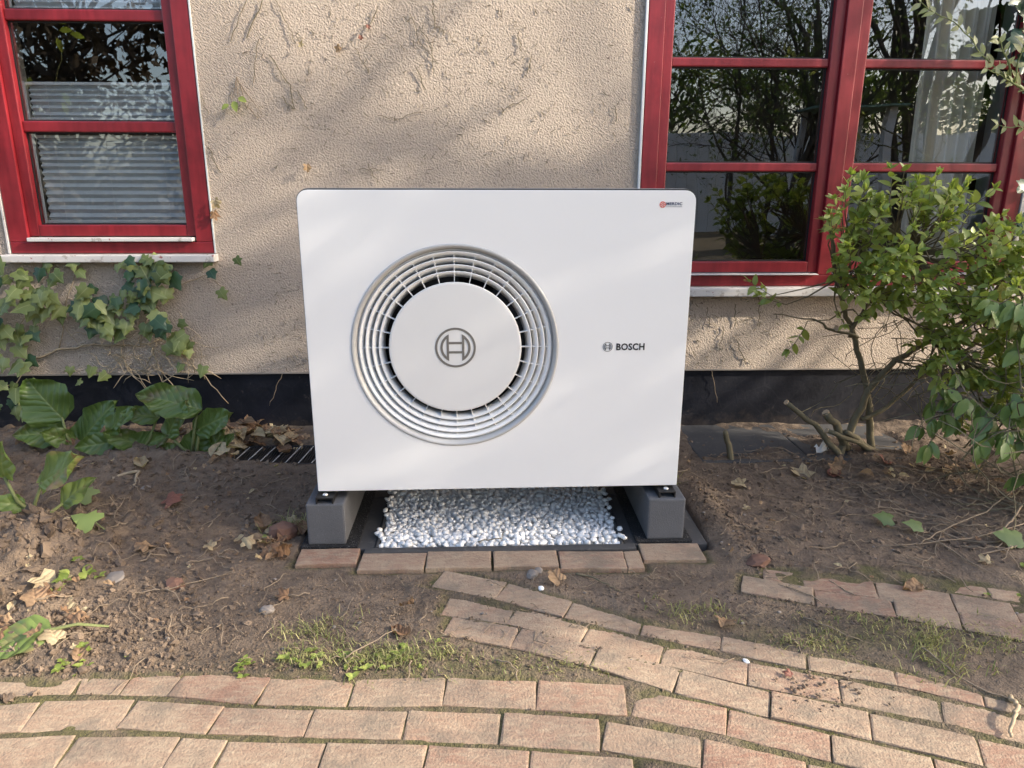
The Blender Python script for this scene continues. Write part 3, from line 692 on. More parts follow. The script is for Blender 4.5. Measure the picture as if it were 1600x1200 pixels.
for z, tries in ((-.015, 7000), (-.006, 9000), (.001, 9000), (.009, 6000)):
    for _ in range(tries):
        x, y = U(-.316, .414), U(2.040, 2.70); s = U(.0080, .0160)
        if far_enough(x, y, z, s*.85):
            cells.setdefault((int(x/.03), int(y/.03)), []).append((x, y, z, s*.85)); peb.append((x, y, z+U(-.002, .003), s, s*U(.62, .9), s*U(.45, .75)))
for _ in range(26):
    s = U(.010, .014); x = -.327 if random.random() < .4 else .425
    peb.append((x+U(-.008, .010), U(2.05, 2.5), .017, s, s*.8, s*.6))
peb = [p for p in peb if p[1] > 2.036]
top = sorted(range(len(peb)), key=lambda i: (peb[i][2] < -.004, peb[i][1])); first = set(top[:300])
pm = []
for vs_, fs_ in PEB:
    b = MB(); b.add(vs_, fs_); pm.append(b.mesh('pebble', PEBBLE, True))
rest = MB()
for i, (x, y, z, a, b_, c) in enumerate(peb):
    Mx = Matrix.Translation((x, y, z)) @ Matrix.Rotation(U(0, 6.28), 4, 'Z') @ Matrix.Rotation(U(-.5, .5), 4, 'X') @ Matrix.Rotation(U(-.4, .4), 4, 'Y') @ Matrix.Diagonal((a, b_, c, 1))
    if i in first:
        o = link('pebble', pm[i % 10], gravel); o.matrix_basis = Mx
    else: rest.add([Mx @ v for v in PEB[i % 10][0]], PEB[i % 10][1])
tag(rest.build('pebbles', PEBBLE, gravel, smooth=True), kind='stuff')

# ------------------------------------------------------------------ heat pump
UW, UH, UD = 1.10, 0.8846, 0.44
FX, FZ = -0.1265, 0.441
hp = empty('heat_pump', (0.0478, 2.0837, 0.1751), 0.0093)
tag(hp, 'white heat pump outdoor unit with round fan grille standing on concrete blocks', 'heat pump')
def hpm(name, me_or_mb, mat=None, parent=hp, smooth=False):
    if isinstance(me_or_mb, MB): return me_or_mb.build(name, mat, parent, smooth, wc=False)
    if mat: me_or_mb.materials.append(mat)
    return link(name, me_or_mb, parent, False)
pan = plate(rrect(-UW/2, UW/2, 0, UH, .030, .004, 10), [circ(FX, FZ, .2965, 128)], 0, .014)
bm = bmesh.new(); bm.from_mesh(pan)
rim = [e for e in bm.edges if all(abs(v.co.y) < 1e-5 for v in e.verts) and len(e.link_faces) == 2 and abs(e.link_faces[0].normal.dot(e.link_faces[1].normal)) < .5]
bmesh.ops.bevel(bm, geom=rim, offset=.0018, segments=2, affect='EDGES'); bm.to_mesh(pan); bm.free()
front = hpm('front_panel', pan, WHITE)
hpm('panel_gasket', plate(rrect(-UW/2-.0035, UW/2+.0035, .004, UH+.0035, .0335, .004, 10), [circ(FX, FZ, .31, 64)], .0145, .024), BLACK)
hpm('casing_rim', plate(rrect(-UW/2-.0045, UW/2+.0045, .006, UH+.0045, .0345, .004, 10), [circ(FX, FZ, .31, 64)], .0245, .034), CASETOP)
hpm('casing', plate(rrect(-UW/2+.004, UW/2-.004, .008, UH-.010, .0355, .004, 10), [circ(FX, FZ, .3, 64)], .0345, UD), CASING)
hpm('base_tray', MB().box(-UW/2+.01, UW/2-.01, .03, UD-.01, -.006, .0075), CASING)
# grille
gr = hpm('fan_grille', MB().lathe([(.2995, -.0012), (.2965, -.0035), (.291, -.0025), (.286, .006), (.2815, .016), (.2815, .024), (.299, .024)], 128, True, (FX, 0, FZ)), BEZEL, hp, True)
lips = [.2765, .2585, .2395, .2205]
for i, r in enumerate(lips):
    y = .0065+.0015*i
    hpm('ring_blade', MB().lathe([(r-.0008, y), (r+.0018, y+.0006), (r-.0145, y+.0190), (r-.0165, y+.0185)], 128, True, (FX, 0, FZ)), GRILLE, gr, True)
hpm('ring_blade', MB().lathe([(.2835, .0145), (.2815, .0145), (.2735, .030), (.2755, .030)], 128, True, (FX, 0, FZ)), GRILLE, gr, True)
for i in range(28):
    a = math.pi/2+2*math.pi*i/28; c, s = math.cos(a), math.sin(a); t_ = .0009; b = MB(); vs = []
    for r, y in ((.186, .0125), (.2815, .0155), (.2815, .030), (.186, .026)):
        for sg in (-1, 1): vs.append((FX+c*r-s*t_*sg, y, FZ+s*r+c*t_*sg))
    b.add(vs, [(0, 2, 4, 6), (1, 7, 5, 3), (0, 1, 3, 2), (2, 3, 5, 4), (4, 5, 7, 6), (6, 7, 1, 0)])
    hpm('rib', b, GRILLE, gr)
shell_ = MB().lathe([(.2985, .0255), (.290, .050), (.286, .20), (.02, .20)], 96, False, (FX, 0, FZ)); hpm('fan_duct', shell_, BLACK, hp, True)
fan = hpm('fan_rotor', MB().lathe([(.001, .075), (.07, .078), (.085, .09), (.085, .15), (.001, .15)], 48, False, (FX, 0, FZ)), BLACK, hp, True)
for kk in range(3):
    b = MB(); vs = []
    for j in range(7):
        r = .08+.195*j/6
        for i in range(7):
            a = 2*math.pi*kk/3+(i/6-.5)*1.5+.3*j/6; vs.append((FX+r*math.cos(a), .085+.065*i/6, FZ+r*math.sin(a)))
    b.add(vs, [(j*7+i, j*7+i+1, (j+1)*7+i+1, (j+1)*7+i) for j in range(6) for i in range(6)]); hpm('fan_blade', b, BLACK, fan, True)
hub = hpm('hub_cover', MB().lathe([(.0, -.0005), (.186, .0), (.1900, .001), (.1915, .0035), (.1915, .010), (.0, .012)], 96, False, (FX, 0, FZ)), HUBM, hp, True)
# flat-shade the hub face
for p in hub.data.polygons: p.use_smooth = abs(p.normal.y) < .9
def emblem(cx, cz, R, y0, mat, parent, name, ringw=.106, bold=1.0):
    A = lambda r, a: (cx+R*r*math.cos(a), cz+R*r*math.sin(a))
    parts = [plate(circ(cx, cz, R, 64), [circ(cx, cz, R*(1-ringw*bold), 64)], y0-.0009, y0+.0003)]
    for sg in (-1, 1):
        xo, xi, ro, ri = .320, .434+.02*(bold-1), .743, .743-.118*bold
        def dloop(x, r):
            a0 = math.acos(x/r); return [(cx+sg*R*r*math.cos(a), cz+R*r*math.sin(a)) for a in np.linspace(-a0, a0, 24)]
        parts.append(plate(dloop(xo, ro), [dloop(xi, ri)], y0-.0009, y0+.0003))
    for zc in (-.235, .235):
        hh = .058*bold; parts.append(plate([(cx-R*.3195, cz+R*(zc-hh)), (cx+R*.3195, cz+R*(zc-hh)), (cx+R*.3195, cz+R*(zc+hh)), (cx-R*.3195, cz+R*(zc+hh))], [], y0-.0008, y0+.0003))
    bm = bmesh.new()
    for me_ in parts: bm.from_mesh(me_); bpy.data.meshes.remove(me_)
    me_ = bpy.data.meshes.new(name); bm.to_mesh(me_); bm.free(); return hpm(name, me_, mat, parent)
emblem(FX, FZ+.0025, .0588, -.0006, EMB, hub, 'emblem')
emblem(.3173, .4420, .0142, 0, INK, front, 'emblem', .085, .95)
def lettering(txt, x0, x1, z0, z1, mat, parent, name, bold=0.0, shear=0.0, spacing=1.0):
    cv = bpy.data.curves.new(name, 'FONT'); cv.body = txt; cv.size = 1; cv.extrude = 0.01; cv.offset = bold; cv.shear = shear; cv.space_character = spacing; cv.resolution_u = 3
    o = bpy.data.objects.new(name, cv); COL.objects.link(o)
    me_ = bpy.data.meshes.new_from_object(o.evaluated_get(bpy.context.evaluated_depsgraph_get())); bpy.data.objects.remove(o)
    xs = [v.co.x for v in me_.vertices]; ys = [v.co.y for v in me_.vertices]
    for v in me_.vertices:
        x, y, z = v.co; v.co = (x0+(x-min(xs))/(max(xs)-min(xs))*(x1-x0), -.0004-z*.04, z0+(y-min(ys))/(max(ys)-min(ys))*(z1-z0))
    me_.materials.clear(); me_.materials.append(mat); return hpm(name, me_, None, parent)
lettering('BOSCH', .3428, .4262, .4312, .4520, INK, front, 'lettering', .030, .0, 1.06)
lettering('MERDIC', .4660, .5110, .8447, .8530, NAVY, front, 'lettering', .020, .0, 1.08)
lettering('CONSTRUCTION', .4655, .5108, .8396, .8428, GREYINK, front, 'lettering', .0, .0, 1.15)
lg = plate(circ(.4560, .8462, .0088, 24), [circ(.4560+.0052*math.cos(a), .8462+.0052*math.sin(a), .0019, 8) for a in [math.pi/2+i*math.pi/3 for i in range(6)]]+[circ(.4560, .8462, .0019, 8)], -.0008, .0002)
hpm('sticker_emblem', lg, ORANGE, front)
# feet
for xc in (-.5265, .5135):
    f = hpm('mounting_foot', MB().box(xc-.026, xc+.026, -.032, .36, -.0115, -.0075).box(xc-.026, xc-.022, -.032, .36, -.027, -.0116).box(xc+.022, xc+.026, -.032, .36, -.027, -.0116), BLACK)
    b = MB(); b.lathe([(.0, 0), (.0085, 0), (.0085, .004), (.0060, .006), (.0, .0066)], 8)
    bo = hpm('bolt', b, STEEL, f, True); bo.rotation_euler = (math.radians(90), 0, 0); bo.location = (xc, -.012, -.0074)

# ------------------------------------------------------------------ leaves and plants
def leaf_simple(L=1, W=.5, fold=.18, curl=.12, tip=1.0):
    ys = [0, .12, .35, .62, .85, 1]; ws = [.04, .55, 1.0, .86, .42, 0]; vs = []; fs = []
    for y, w in zip(ys, ws):
        z = -curl*L*(y-.2)**2
        vs += [(-w*W*.5*L, y*L, z+fold*w*W*.5*L), (0, y*L, z), (w*W*.5*L, y*L, z+fold*w*W*.5*L)]
    for i in range(5):
        a = i*3; fs += [(a, a+1, a+4, a+3), (a+1, a+2, a+5, a+4)]
    return vs, fs
def leaf_ivy(s=1, rr=random):
    out = [(0, 0), (.30, -.14), (.46, .02), (.40, .26), (.56, .44), (.28, .55), (.16, .78), (0, 1.05)]
    out = [(x+rr.uniform(-.03, .03)*(x > 0), y+rr.uniform(-.04, .04)) for x, y in out]
    pts = out+[(-x+rr.uniform(-.03, .03), y+rr.uniform(-.03, .03)) for x, y in out[1:-1][::-1]]
    mid = [(0, .30, .05), (0, .62, .03)]; vs = [(x*s, y*s, (-.16*abs(x)+rr.uniform(-.03, .03)-.08*max(0, y-.6))*s) for x, y in pts]+[(a*s, b*s, c*s) for a, b, c in mid]
    n = len(pts); m0, m1 = n, n+1; fs = []
    for i in range(n):
        j = (i+1) % n; m = m0 if (pts[i][1]+pts[j][1])/2 < .46 else m1
        fs.append((i, j, m))
    seam = [i for i in range(n) if (pts[i][1]+pts[(i+1) % n][1])/2 < .46]
    k1 = [i for i in range(n) if ((pts[i-1][1]+pts[i][1])/2 < .46) != ((pts[i][1]+pts[(i+1) % n][1])/2 < .46)]
    for i in k1: fs.append((i, m0, m1))
    def up(f):
        a, b, c = (vs[i] for i in f); return f if (b[0]-a[0])*(c[1]-a[1])-(b[1]-a[1])*(c[0]-a[0]) > 0 else (f[0], f[2], f[1])
    return vs, [up(f) for f in fs]
def leaf_maple(s=1, rr=random):                        # dry, curled, ragged
    n = 15; pts = []
    for i in range(n):
        a = -math.pi/2+2*math.pi*(i+.5)/n; r = .5*(1 if i % 3 else .62)*rr.uniform(.75, 1.1); pts.append((r*math.cos(a), .5+r*math.sin(a)))
    c1 = rr.uniform(.2, .8); ph = rr.uniform(0, 6.28)
    f = lambda x, y: .22*c1*(abs(x)**1.3)*2+.10*math.sin(5*y+ph)+.06*math.sin(9*x+ph*2)
    inner = [((x)*.5, .5+(y-.5)*.5) for x, y in pts]
    vs = [(x*s, y*s, f(x, y-.5)*s) for x, y in pts]+[(x*s, y*s, f(x, y-.5)*s) for x, y in inner]+[(0, .5*s, f(0, 0)*s)]
    fs = [(i, (i+1) % n, n+(i+1) % n, n+i) for i in range(n)]+[(n+i, n+(i+1) % n, 2*n) for i in range(n)]
    return vs, fs
def leaf_broad(L, W, rr=random, cup=.25, droop=.25, wave=.02):
    ny, nx = 16, 12; vs = []; ph = rr.uniform(0, 6); 
    for j in range(ny+1):
        t = j/ny; w = (math.sin(math.pi*min(1, t*1.02)**.72)**.62)*(1 if t < .99 else .3)+.03
        for i in range(nx+1):
            u = (i/nx-.5)*2
            z = cup*W*.5*abs(u)**1.5*(.6+.4*t)-droop*L*t*t+wave*L*math.sin(u*3.2*(1 if u > 0 else 1.3)+t*11+ph)*abs(u)**1.5*1.5
            vs.append((u*W*.5*w*(1+.05*math.sin(t*26+ph)), t*L, z))
    return vs, [(j*(nx+1)+i, j*(nx+1)+i+1, (j+1)*(nx+1)+i+1, (j+1)*(nx+1)+i) for j in range(ny) for i in range(nx)]
def orient(p, d, n):                                   # local y along d, local z towards n
    d = Vector(d).normalized(); n = Vector(n); n = (n-d*n.dot(d)); n = n.normalized() if n.length > 1e-5 else d.orthogonal().normalized()
    x = d.cross(n); Mx = Matrix((x, d, n)).transposed().to_4x4(); Mx.translation = Vector(p); return Mx
def me_of(vf, mat, smooth=True, name='leaf'):
    b = MB(); b.add(*vf); return b.mesh(name, mat, smooth)
def rvec(s=1): return Vector((random.gauss(0, 1), random.gauss(0, 1), random.gauss(0, 1))).normalized()*s
def in_frame(p):
    v = Vector(p)-Vector((0, 0, CAMZ)); z = v.dot(cf_)
    return z > .1 and abs(v.dot(cr_)/z) < .72 and abs(v.dot(cd_)/z) < .54
def put_leaves(parent, protos, mats, items, cap=300, name='leaf', rank=None):
    """items: (matrix, scale, variant). The ones showing largest are parts, the rest one part of kind stuff."""
    meshes = [me_of(p, m) for p, m in zip(protos, mats)]
    order = sorted(range(len(items)), key=lambda i: (0 if in_frame(items[i][0].translation) else 1, (rank(items[i][0].translation) if rank else (items[i][0].translation-Vector((0, 0, CAMZ))).length)))
    keep = set(order[:cap]); rests = {}
    for i, (Mx, s, k) in enumerate(items):
        T = Mx @ Matrix.Scale(s, 4)
        if i in keep:
            o = link(name, meshes[k], parent); o.matrix_basis = T
        else: rests.setdefault(mats[k].name, (MB(), mats[k]))[0].add([T @ Vector(v) for v in protos[k][0]], protos[k][1])
    for b, m in rests.values(): tag(b.build('leaves', m, parent, smooth=True), kind='stuff')
TOCAM = Vector((0, -1, .45)).normalized()

# ivy on the wall, left
ivy = empty('ivy', (-1.6, 3.06, 0.25)); tag(ivy, 'ivy creeping over the wall below the left window', 'ivy')
st = [[(-1.885,.356),(-1.774,.396),(-1.628,.409),(-1.444,.408),(-1.354,.597),(-1.309,.754)], [(-2.005,.412),(-1.883,.519),(-1.762,.625)], [(-1.38,.394),(-1.431,.311),(-1.533,.241)],
      [(-1.30,.407),(-1.183,.267),(-1.101,.146)], [(-1.77,.40),(-1.72,.55),(-1.66,.70),(-1.64,.75)], [(-1.44,.41),(-1.30,.43),(-1.24,.37),(-1.22,.30),(-1.26,.24)],
      [(-1.36,.60),(-1.25,.66),(-1.11,.70),(-1.05,.63)], [(-2.1,.2),(-1.97,.25),(-1.885,.356)], [(-1.52,.41),(-1.50,.30),(-1.42,.20)], [(-1.40,.40),(-1.36,.28),(-1.30,.18)]]
for s in st:
    pts = []
    for (a, c), (a2, c2) in zip(s[:-1], s[1:]):
        for q in range(4): t_ = q/4; pts.append((a+(a2-a)*t_+U(-.008, .008), 3.082+U(-.012, .006), c+(c2-c)*t_+U(-.008, .008)))
    pts.append((s[-1][0], 3.085, s[-1][1])); r0 = .006 if s is st[0] else .0032
    MB().tube(pts, [r0*(1-.6*i/len(pts)) for i in range(len(pts))], 5).build('stem', ROOTW, ivy, smooth=True)
items = []
def ivy_leaf(x, z, y=None, s=None):
    y = 3.055-abs(random.gauss(0, .028)) if y is None else y
    d = Vector((random.gauss(0, .55), -.25, -.75+random.gauss(0, .35))); n = TOCAM+rvec(.42)
    items.append((orient((x, y, z), d, n), (s or U(.034, .076)), random.randrange(6)))
for (x, z), rx, rz, n in (((-1.773,.638),.15,.06,26), ((-1.913,.492),.10,.09,24), ((-1.694,.571),.12,.07,24), ((-1.36,.649),.10,.11,30), ((-1.469,.517),.16,.07,34), ((-1.308,.448),.08,.05,14), ((-1.97,.245),.10,.13,22), ((-2.0,.65),.12,.10,14), ((-2.25,.45),.2,.25,40), ((-1.30,.72),.07,.04,8)):
    for _ in range(int(n*.9)):
        a, r = U(0, 6.28), math.sqrt(random.random())*U(1, 1.35); ivy_leaf(x+rx*r*math.cos(a), min(z+.03+rz*r*math.sin(a), .775))
for x, z in [(-1.109,.701),(-1.079,.622),(-1.237,.379),(-1.271,.31),(-1.693,.243),(-1.582,.27),(-1.653,.749),(-1.635,.703),(-1.333,.767),(-1.104,.753),(-1.756,.742),(-1.001,.753),(-1.22,.406),(-1.581,.637),(-1.64,.30),(-1.73,.30),(-1.18,.30)]: ivy_leaf(x, z+.02, 3.06, U(.035, .055))
rr = random.Random(3); put_leaves(ivy, [leaf_ivy(1, rr) for _ in range(6)], [IVY, IVY, IVY, IVYDARK, IVY, IVY], items, 300)
# aerial roots and dead creeper stems hanging off the ivy
b = MB()
for _ in range(46):
    x, z = U(-1.62, -1.18), U(.30, .46); pts = [Vector((x, 3.075, z))]; d = Vector((U(-1, 1), -.05, U(-1, .1)))
    for _ in range(6): d = (d+rvec(.55)); d.y *= .2; pts.append(pts[-1]+d.normalized()*U(.015, .035)); pts[-1].y = min(pts[-1].y, 3.088)
    b.tube(pts, [.0018]*6+[.0008], 3)
tag(b.build('dead_stems', ROOTW, ivy), kind='stuff')
# ivy on the right window frame
ivr = empty('ivy', (2.25, 3.0, 0.9)); tag(ivr, 'dark ivy leaves at the right edge beside the right window', 'ivy')
MB().tube([(2.34, 3.05, .3), (2.30, 3.05, .8), (2.27, 3.04, 1.1), (2.2, 3.03, 1.4), (2.15, 3.0, 1.8), (2.1, 3.0, 2.1)], .005, 5).build('stem', STEMB, ivr, smooth=True)
items = []
for (x, z), n, rad in (((2.101,1.70),16,.09), ((2.14,1.58),8,.06), ((2.21,1.10),3,.03), ((2.20,1.42),3,.04), ((2.27,.95),5,.05), ((2.34,.80),10,.10), ((2.38,1.1),10,.10), ((2.3,1.6),12,.12)):
    for _ in range(n): ivy_leaf(x+U(-rad, rad), z+U(-rad, rad), 3.01-abs(random.gauss(0, .02)), U(.055, .085))
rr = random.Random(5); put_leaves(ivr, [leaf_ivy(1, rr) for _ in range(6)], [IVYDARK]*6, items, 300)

# broad-leaved plants in the left bed
def bergenia(loc, label, leaves, mat=BERG, petiole=True, extra=0):
    o = empty('bergenia_plant', loc); tag(o, label, 'plant', 'broad leaved plants in the left bed')
    for bs, tp, w in leaves:
        bs, tp = Vector(bs), Vector(tp); yj = U(-.06, .03); tp = tp+Vector((0, yj-.02, 0)); d = tp-bs; L = d.length*1.1
        n = TOCAM+Vector((U(-.35, .35), 0, U(0, .5)))
        vf = leaf_broad(L*1.08, max(w*1.05, L*.58), random, U(.12, .34), U(.08, .30), U(.03, .06))
        lo = link('leaf', me_of(vf, mat), o); lo.matrix_basis = orient(bs, d, n)
        base = Vector((loc[0]+U(-.02, .02), loc[1], loc[2]-.01))
        if (bs-base).length > .03 and petiole:
            m = (bs+base)/2+Vector((U(-.01, .01), -.015, .0)); MB().tube([base, m, bs+d*.08], [.008, .006, .0045], 6).build('leaf_stalk', STEMG, o, smooth=True)
    return o
P1 = [((-1.678,2.870,0.150),(-1.781,2.870,0.293),0.187),((-1.677,2.870,0.090),(-1.819,2.870,0.119),0.108),((-1.651,2.870,0.051),(-1.711,2.870,0.118),0.078),((-1.644,2.870,0.029),(-1.514,2.870,0.208),0.068)]
P2 = [((-1.469,2.800,0.129),(-1.375,2.800,0.223),0.093),((-1.270,2.800,0.180),(-1.376,2.800,0.213),0.057),((-1.451,2.800,0.080),(-1.554,2.800,0.087),0.083),((-1.412,2.800,0.042),(-1.267,2.800,0.105),0.095),((-1.361,2.800,0.062),(-1.452,2.800,0.127),0.081)]
P3 = [((-1.095,2.780,0.216),(-1.296,2.780,0.291),0.095),((-1.241,2.780,0.107),(-1.171,2.780,0.238),0.071),((-1.124,2.780,0.132),(-0.995,2.780,0.210),0.105),((-1.166,2.780,0.025),(-1.101,2.780,0.121),0.104),((-1.196,2.780,0.035),(-1.298,2.780,0.066),0.064),((-1.056,2.780,0.023),(-1.003,2.780,0.104),0.050),((-1.078,2.780,0.051),(-1.034,2.780,0.120),0.060)]
P4 = [((-1.409,2.220,0.152),(-1.262,2.220,0.254),0.053),((-1.513,2.220,0.171),(-1.494,2.220,0.275),0.093),((-1.356,2.220,0.076),(-1.273,2.220,0.159),0.059),((-1.466,2.220,0.078),(-1.530,2.220,0.112),0.057)]
bergenia((-1.655, 2.86, .03), 'broad leaved plant with one very large upright leaf by the ivy', P1)
bergenia((-1.38, 2.79, .03), 'low broad leaved plant with flattened leaves between two taller ones', P2)
bergenia((-1.14, 2.77, .03), 'broad leaved plant with arching leaves beside the cellar grate', P3)
bergenia((-1.430, 2.22, .04), 'young broad leaved plant with long stalk at the left picture edge', P4, BERGPALE)
P6 = [((-1.84,2.55,.08),(-1.98,2.50,.20),.11),((-1.80,2.55,.08),(-1.72,2.50,.22),.10),((-1.82,2.55,.06),(-1.90,2.42,.12),.12)]
bergenia((-1.82, 2.56, .02), 'broad leaved plant outside the left picture edge', P6)
o = link('wilted_leaf', me_of(leaf_broad(.17, .105, random, .15, .05, .02), BERGPALE)); o.matrix_basis = orient((-1.035, 1.575, .050), (-.85, -.22, -.12), (0.1, -.35, 1)); tag(o, 'wilted pale pink and green leaf lying at the lower left edge', 'leaf', 'fallen leaves')
MB().tube([(-1.04, 1.575, .050), (-.98, 1.585, .058), (-.915, 1.60, .040)], [.005, .004, .003], 5).build('leaf_stalk', STEMG, o).matrix_parent_inverse = o.matrix_basis.inverted()

# shrub on the right
shrub = empty('shrub', (1.55, 2.76, 0.0)); tag(shrub, 'green leafy shrub with bare forked stems in front of the right window', 'shrub')
def jit(pts, n=4, a=.008):
    out = []
    for p, q in zip(pts[:-1], pts[1:]):
        p, q = Vector(p), Vector(q)
        for i in range(n): out.append(p.lerp(q, i/n)+(rvec(a) if (i or out) else Vector()))
    out.append(Vector(pts[-1])); return out
def limb(pts, r0, r1, mat=STEMB, parent=None, name='branch', a=.006, n=6):
    P = jit(pts, 4, a); k = len(P); return MB().tube(P, [r0+(r1-r0)*i/(k-1) for i in range(k)], n).build(name, mat, parent, smooth=True)
limb([(1.430,2.73,-.02),(1.458,2.75,.02),(1.518,2.78,.162),(1.558,2.78,.296),(1.629,2.76,.402),(1.756,2.72,.505),(1.90,2.68,.62)], .018, .008, parent=shrub, name='stem')
limb([(1.615,2.80,-.02),(1.583,2.80,.154),(1.539,2.80,.318),(1.474,2.79,.476),(1.393,2.76,.605),(1.324,2.72,.755),(1.26,2.68,.95)], .016, .005, parent=shrub, name='stem')
limb([(1.534,2.78,.148),(1.632,2.77,.201),(1.733,2.76,.322),(1.851,2.74,.40),(1.98,2.70,.55)], .010, .005, parent=shrub)
limb([(1.442,2.72,.0),(1.322,2.72,.144),(1.182,2.70,.249)], .013, .010, parent=shrub, name='cut_stem'); limb([(1.485,2.76,.03),(1.416,2.75,.135),(1.364,2.74,.191)], .017, .015, parent=shrub, name='cut_stem')
limb([(1.60,2.74,.0),(1.50,2.72,.074),(1.357,2.70,.130)], .012, .010, parent=shrub, name='cut_stem')
limb([(1.63,2.76,-.01),(1.524,2.75,.066),(1.453,2.74,.108)], .014, .011, parent=shrub, name='cut_stem')
limb([(1.47,2.77,.49),(1.354,2.75,.526),(1.273,2.75,.564),(1.113,2.74,.590)], .007, .002, parent=shrub); limb([(1.44,2.77,.49),(1.468,2.75,.613),(1.533,2.72,.72),(1.6,2.68,.88)], .009, .004, parent=shrub)
for p, d, r in (((1.182, 2.70, .249), (-.8, -.1, .6), .010), ((1.364, 2.74, .191), (-.7, -.1, .7), .015), ((1.357, 2.70, .13), (-.9, -.1, .35), .010), ((1.372, 2.752, .531), (-.9, -.3, .1), .012)):
    d = Vector(d).normalized(); p = Vector(p); MB().tube([p-d*.004, p+d*.002], r*1.02, 8).build('cut_end', CUT, shrub)
# crown: twigs ending in leafy shoots; anchors on the crown's surface
CROWN = [((1.30,2.62,.90),(.10,.14,.16)), ((1.46,2.60,.82),(.20,.18,.22)), ((1.66,2.58,.74),(.20,.20,.20)), ((1.85,2.55,.68),(.18,.20,.20)), ((1.42,2.66,.66),(.12,.14,.10)), ((1.70,2.55,.52),(.16,.18,.14)), ((1.92,2.55,.45),(.16,.2,.2)), ((1.55,2.60,.97),(.16,.14,.08)), ((1.30,2.64,.72),(.06,.10,.08)), ((1.78,2.52,.36),(.10,.12,.12))]
items = []; tw = MB(); lrng = random.Random(11)
roots = [Vector(p) for p in ((1.40,2.76,.60),(1.34,2.74,.72),(1.50,2.74,.66),(1.63,2.76,.40),(1.75,2.72,.50),(1.88,2.69,.60),(1.58,2.70,.82),(1.85,2.74,.42))]
def shoot(a, d, L, n, size, var=5):
    pts = [a]; dd = d.normalized()
    for i in range(n):
        dd = (dd+rvec(.16)+Vector((0, 0, .05))).normalized(); pts.append(pts[-1]+dd*L/n)
        side = dd.orthogonal().normalized(); ang = i*1.57+U(-.3, .3)
        for sg in (0, math.pi):
            sv = Quaternion(dd, ang+sg) @ side; ld = (sv*1.0+dd*.65+rvec(.22)); nn = (Vector((0, -.35, 1))+rvec(.55))
            items.append((orient(pts[-1], ld, nn), size*U(.7, 1.15)*(1.0 if i < n-1 else .75), lrng.randrange(var)))
    for _ in range(3): items.append((orient(pts[-1], dd+rvec(.5), Vector((0, -.5, 1))+rvec(.5)), size*.7, lrng.randrange(var)))
    tw.tube(pts, [.0022-.0012*i/n for i in range(n+1)], 4)
for (c, r), n in zip(CROWN, (18, 46, 46, 40, 14, 36, 40, 18, 8, 18)):
    for _ in range(n):
        u = rvec(1); u.y = -abs(u.y) if random.random() < .65 else u.y; f = random.random()**.45
        a = Vector(c)+Vector((u.x*r[0], u.y*r[1], u.z*r[2]))*f
        rt = min(roots, key=lambda q: (q-a).length); mid = rt.lerp(a, .55)+rvec(.03)
        tw.tube([rt, mid, a], [.0045, .003, .002], 4)
        shoot(a, (a-rt).normalized()+Vector((0, -.2, .35))+rvec(.5), U(.06, .14), random.randint(3, 5), U(.040, .057))
for a, d in (((1.29,2.66,.98),(-.15,-.1,1)), ((1.44,2.62,1.0),(.1,0,1)), ((1.15,2.72,.63),(-1,-.2,.25)), ((1.70,2.6,.92),(.5,-.1,.9)), ((1.86,2.55,.86),(.6,-.1,.7)), ((1.23,2.7,.57),(-.4,-.3,-.5)), ((1.30,2.66,.88),(-.7,-.1,.4)), ((1.10,2.74,.66),(-.8,-.1,.3))):
    a = Vector(a); rt = min(roots, key=lambda q: (q-a).length); tw.tube([rt, rt.lerp(a, .5)+rvec(.02), a], [.004, .003, .002], 4); shoot(a, Vector(d), U(.08, .14), 4, .05)
# thin bare twigs tangled under the crown
for _ in range(60):
    p = Vector((U(1.45, 2.1), U(2.55, 2.85), U(.30, .62))); pts = [p]; d = Vector((U(-1, 1), U(-.4, .3), U(-1, .25)))
    for _ in range(7): d = (d+rvec(.5)).normalized(); pts.append(pts[-1]+d*U(.03, .06)); pts[-1].z = max(pts[-1].z, .03)
    tw.tube(pts, [.0022]+[.0018]*6+[.001], 3)
tag(tw.build('twigs', STEMB, shrub), kind='stuff')
put_leaves(shrub, [leaf_simple(1, .52, .22, .25), leaf_simple(1, .58, .12, .15), leaf_simple(1, .46, .3, .4), leaf_simple(1, .55, .18, .05), leaf_simple(1, .5, .05, .3)], [SHRUB]*5, items, 300)
yl = link('leaf', me_of(leaf_simple(.075, .5, .2, .2), SHRUBY), shrub); yl.matrix_basis = orient((1.745, 2.40, .76), (.1, -.1, -1), (-.2, -1, .2)); yl['label'] = 'yellow leaf'
print('shrub leaves', len(items))

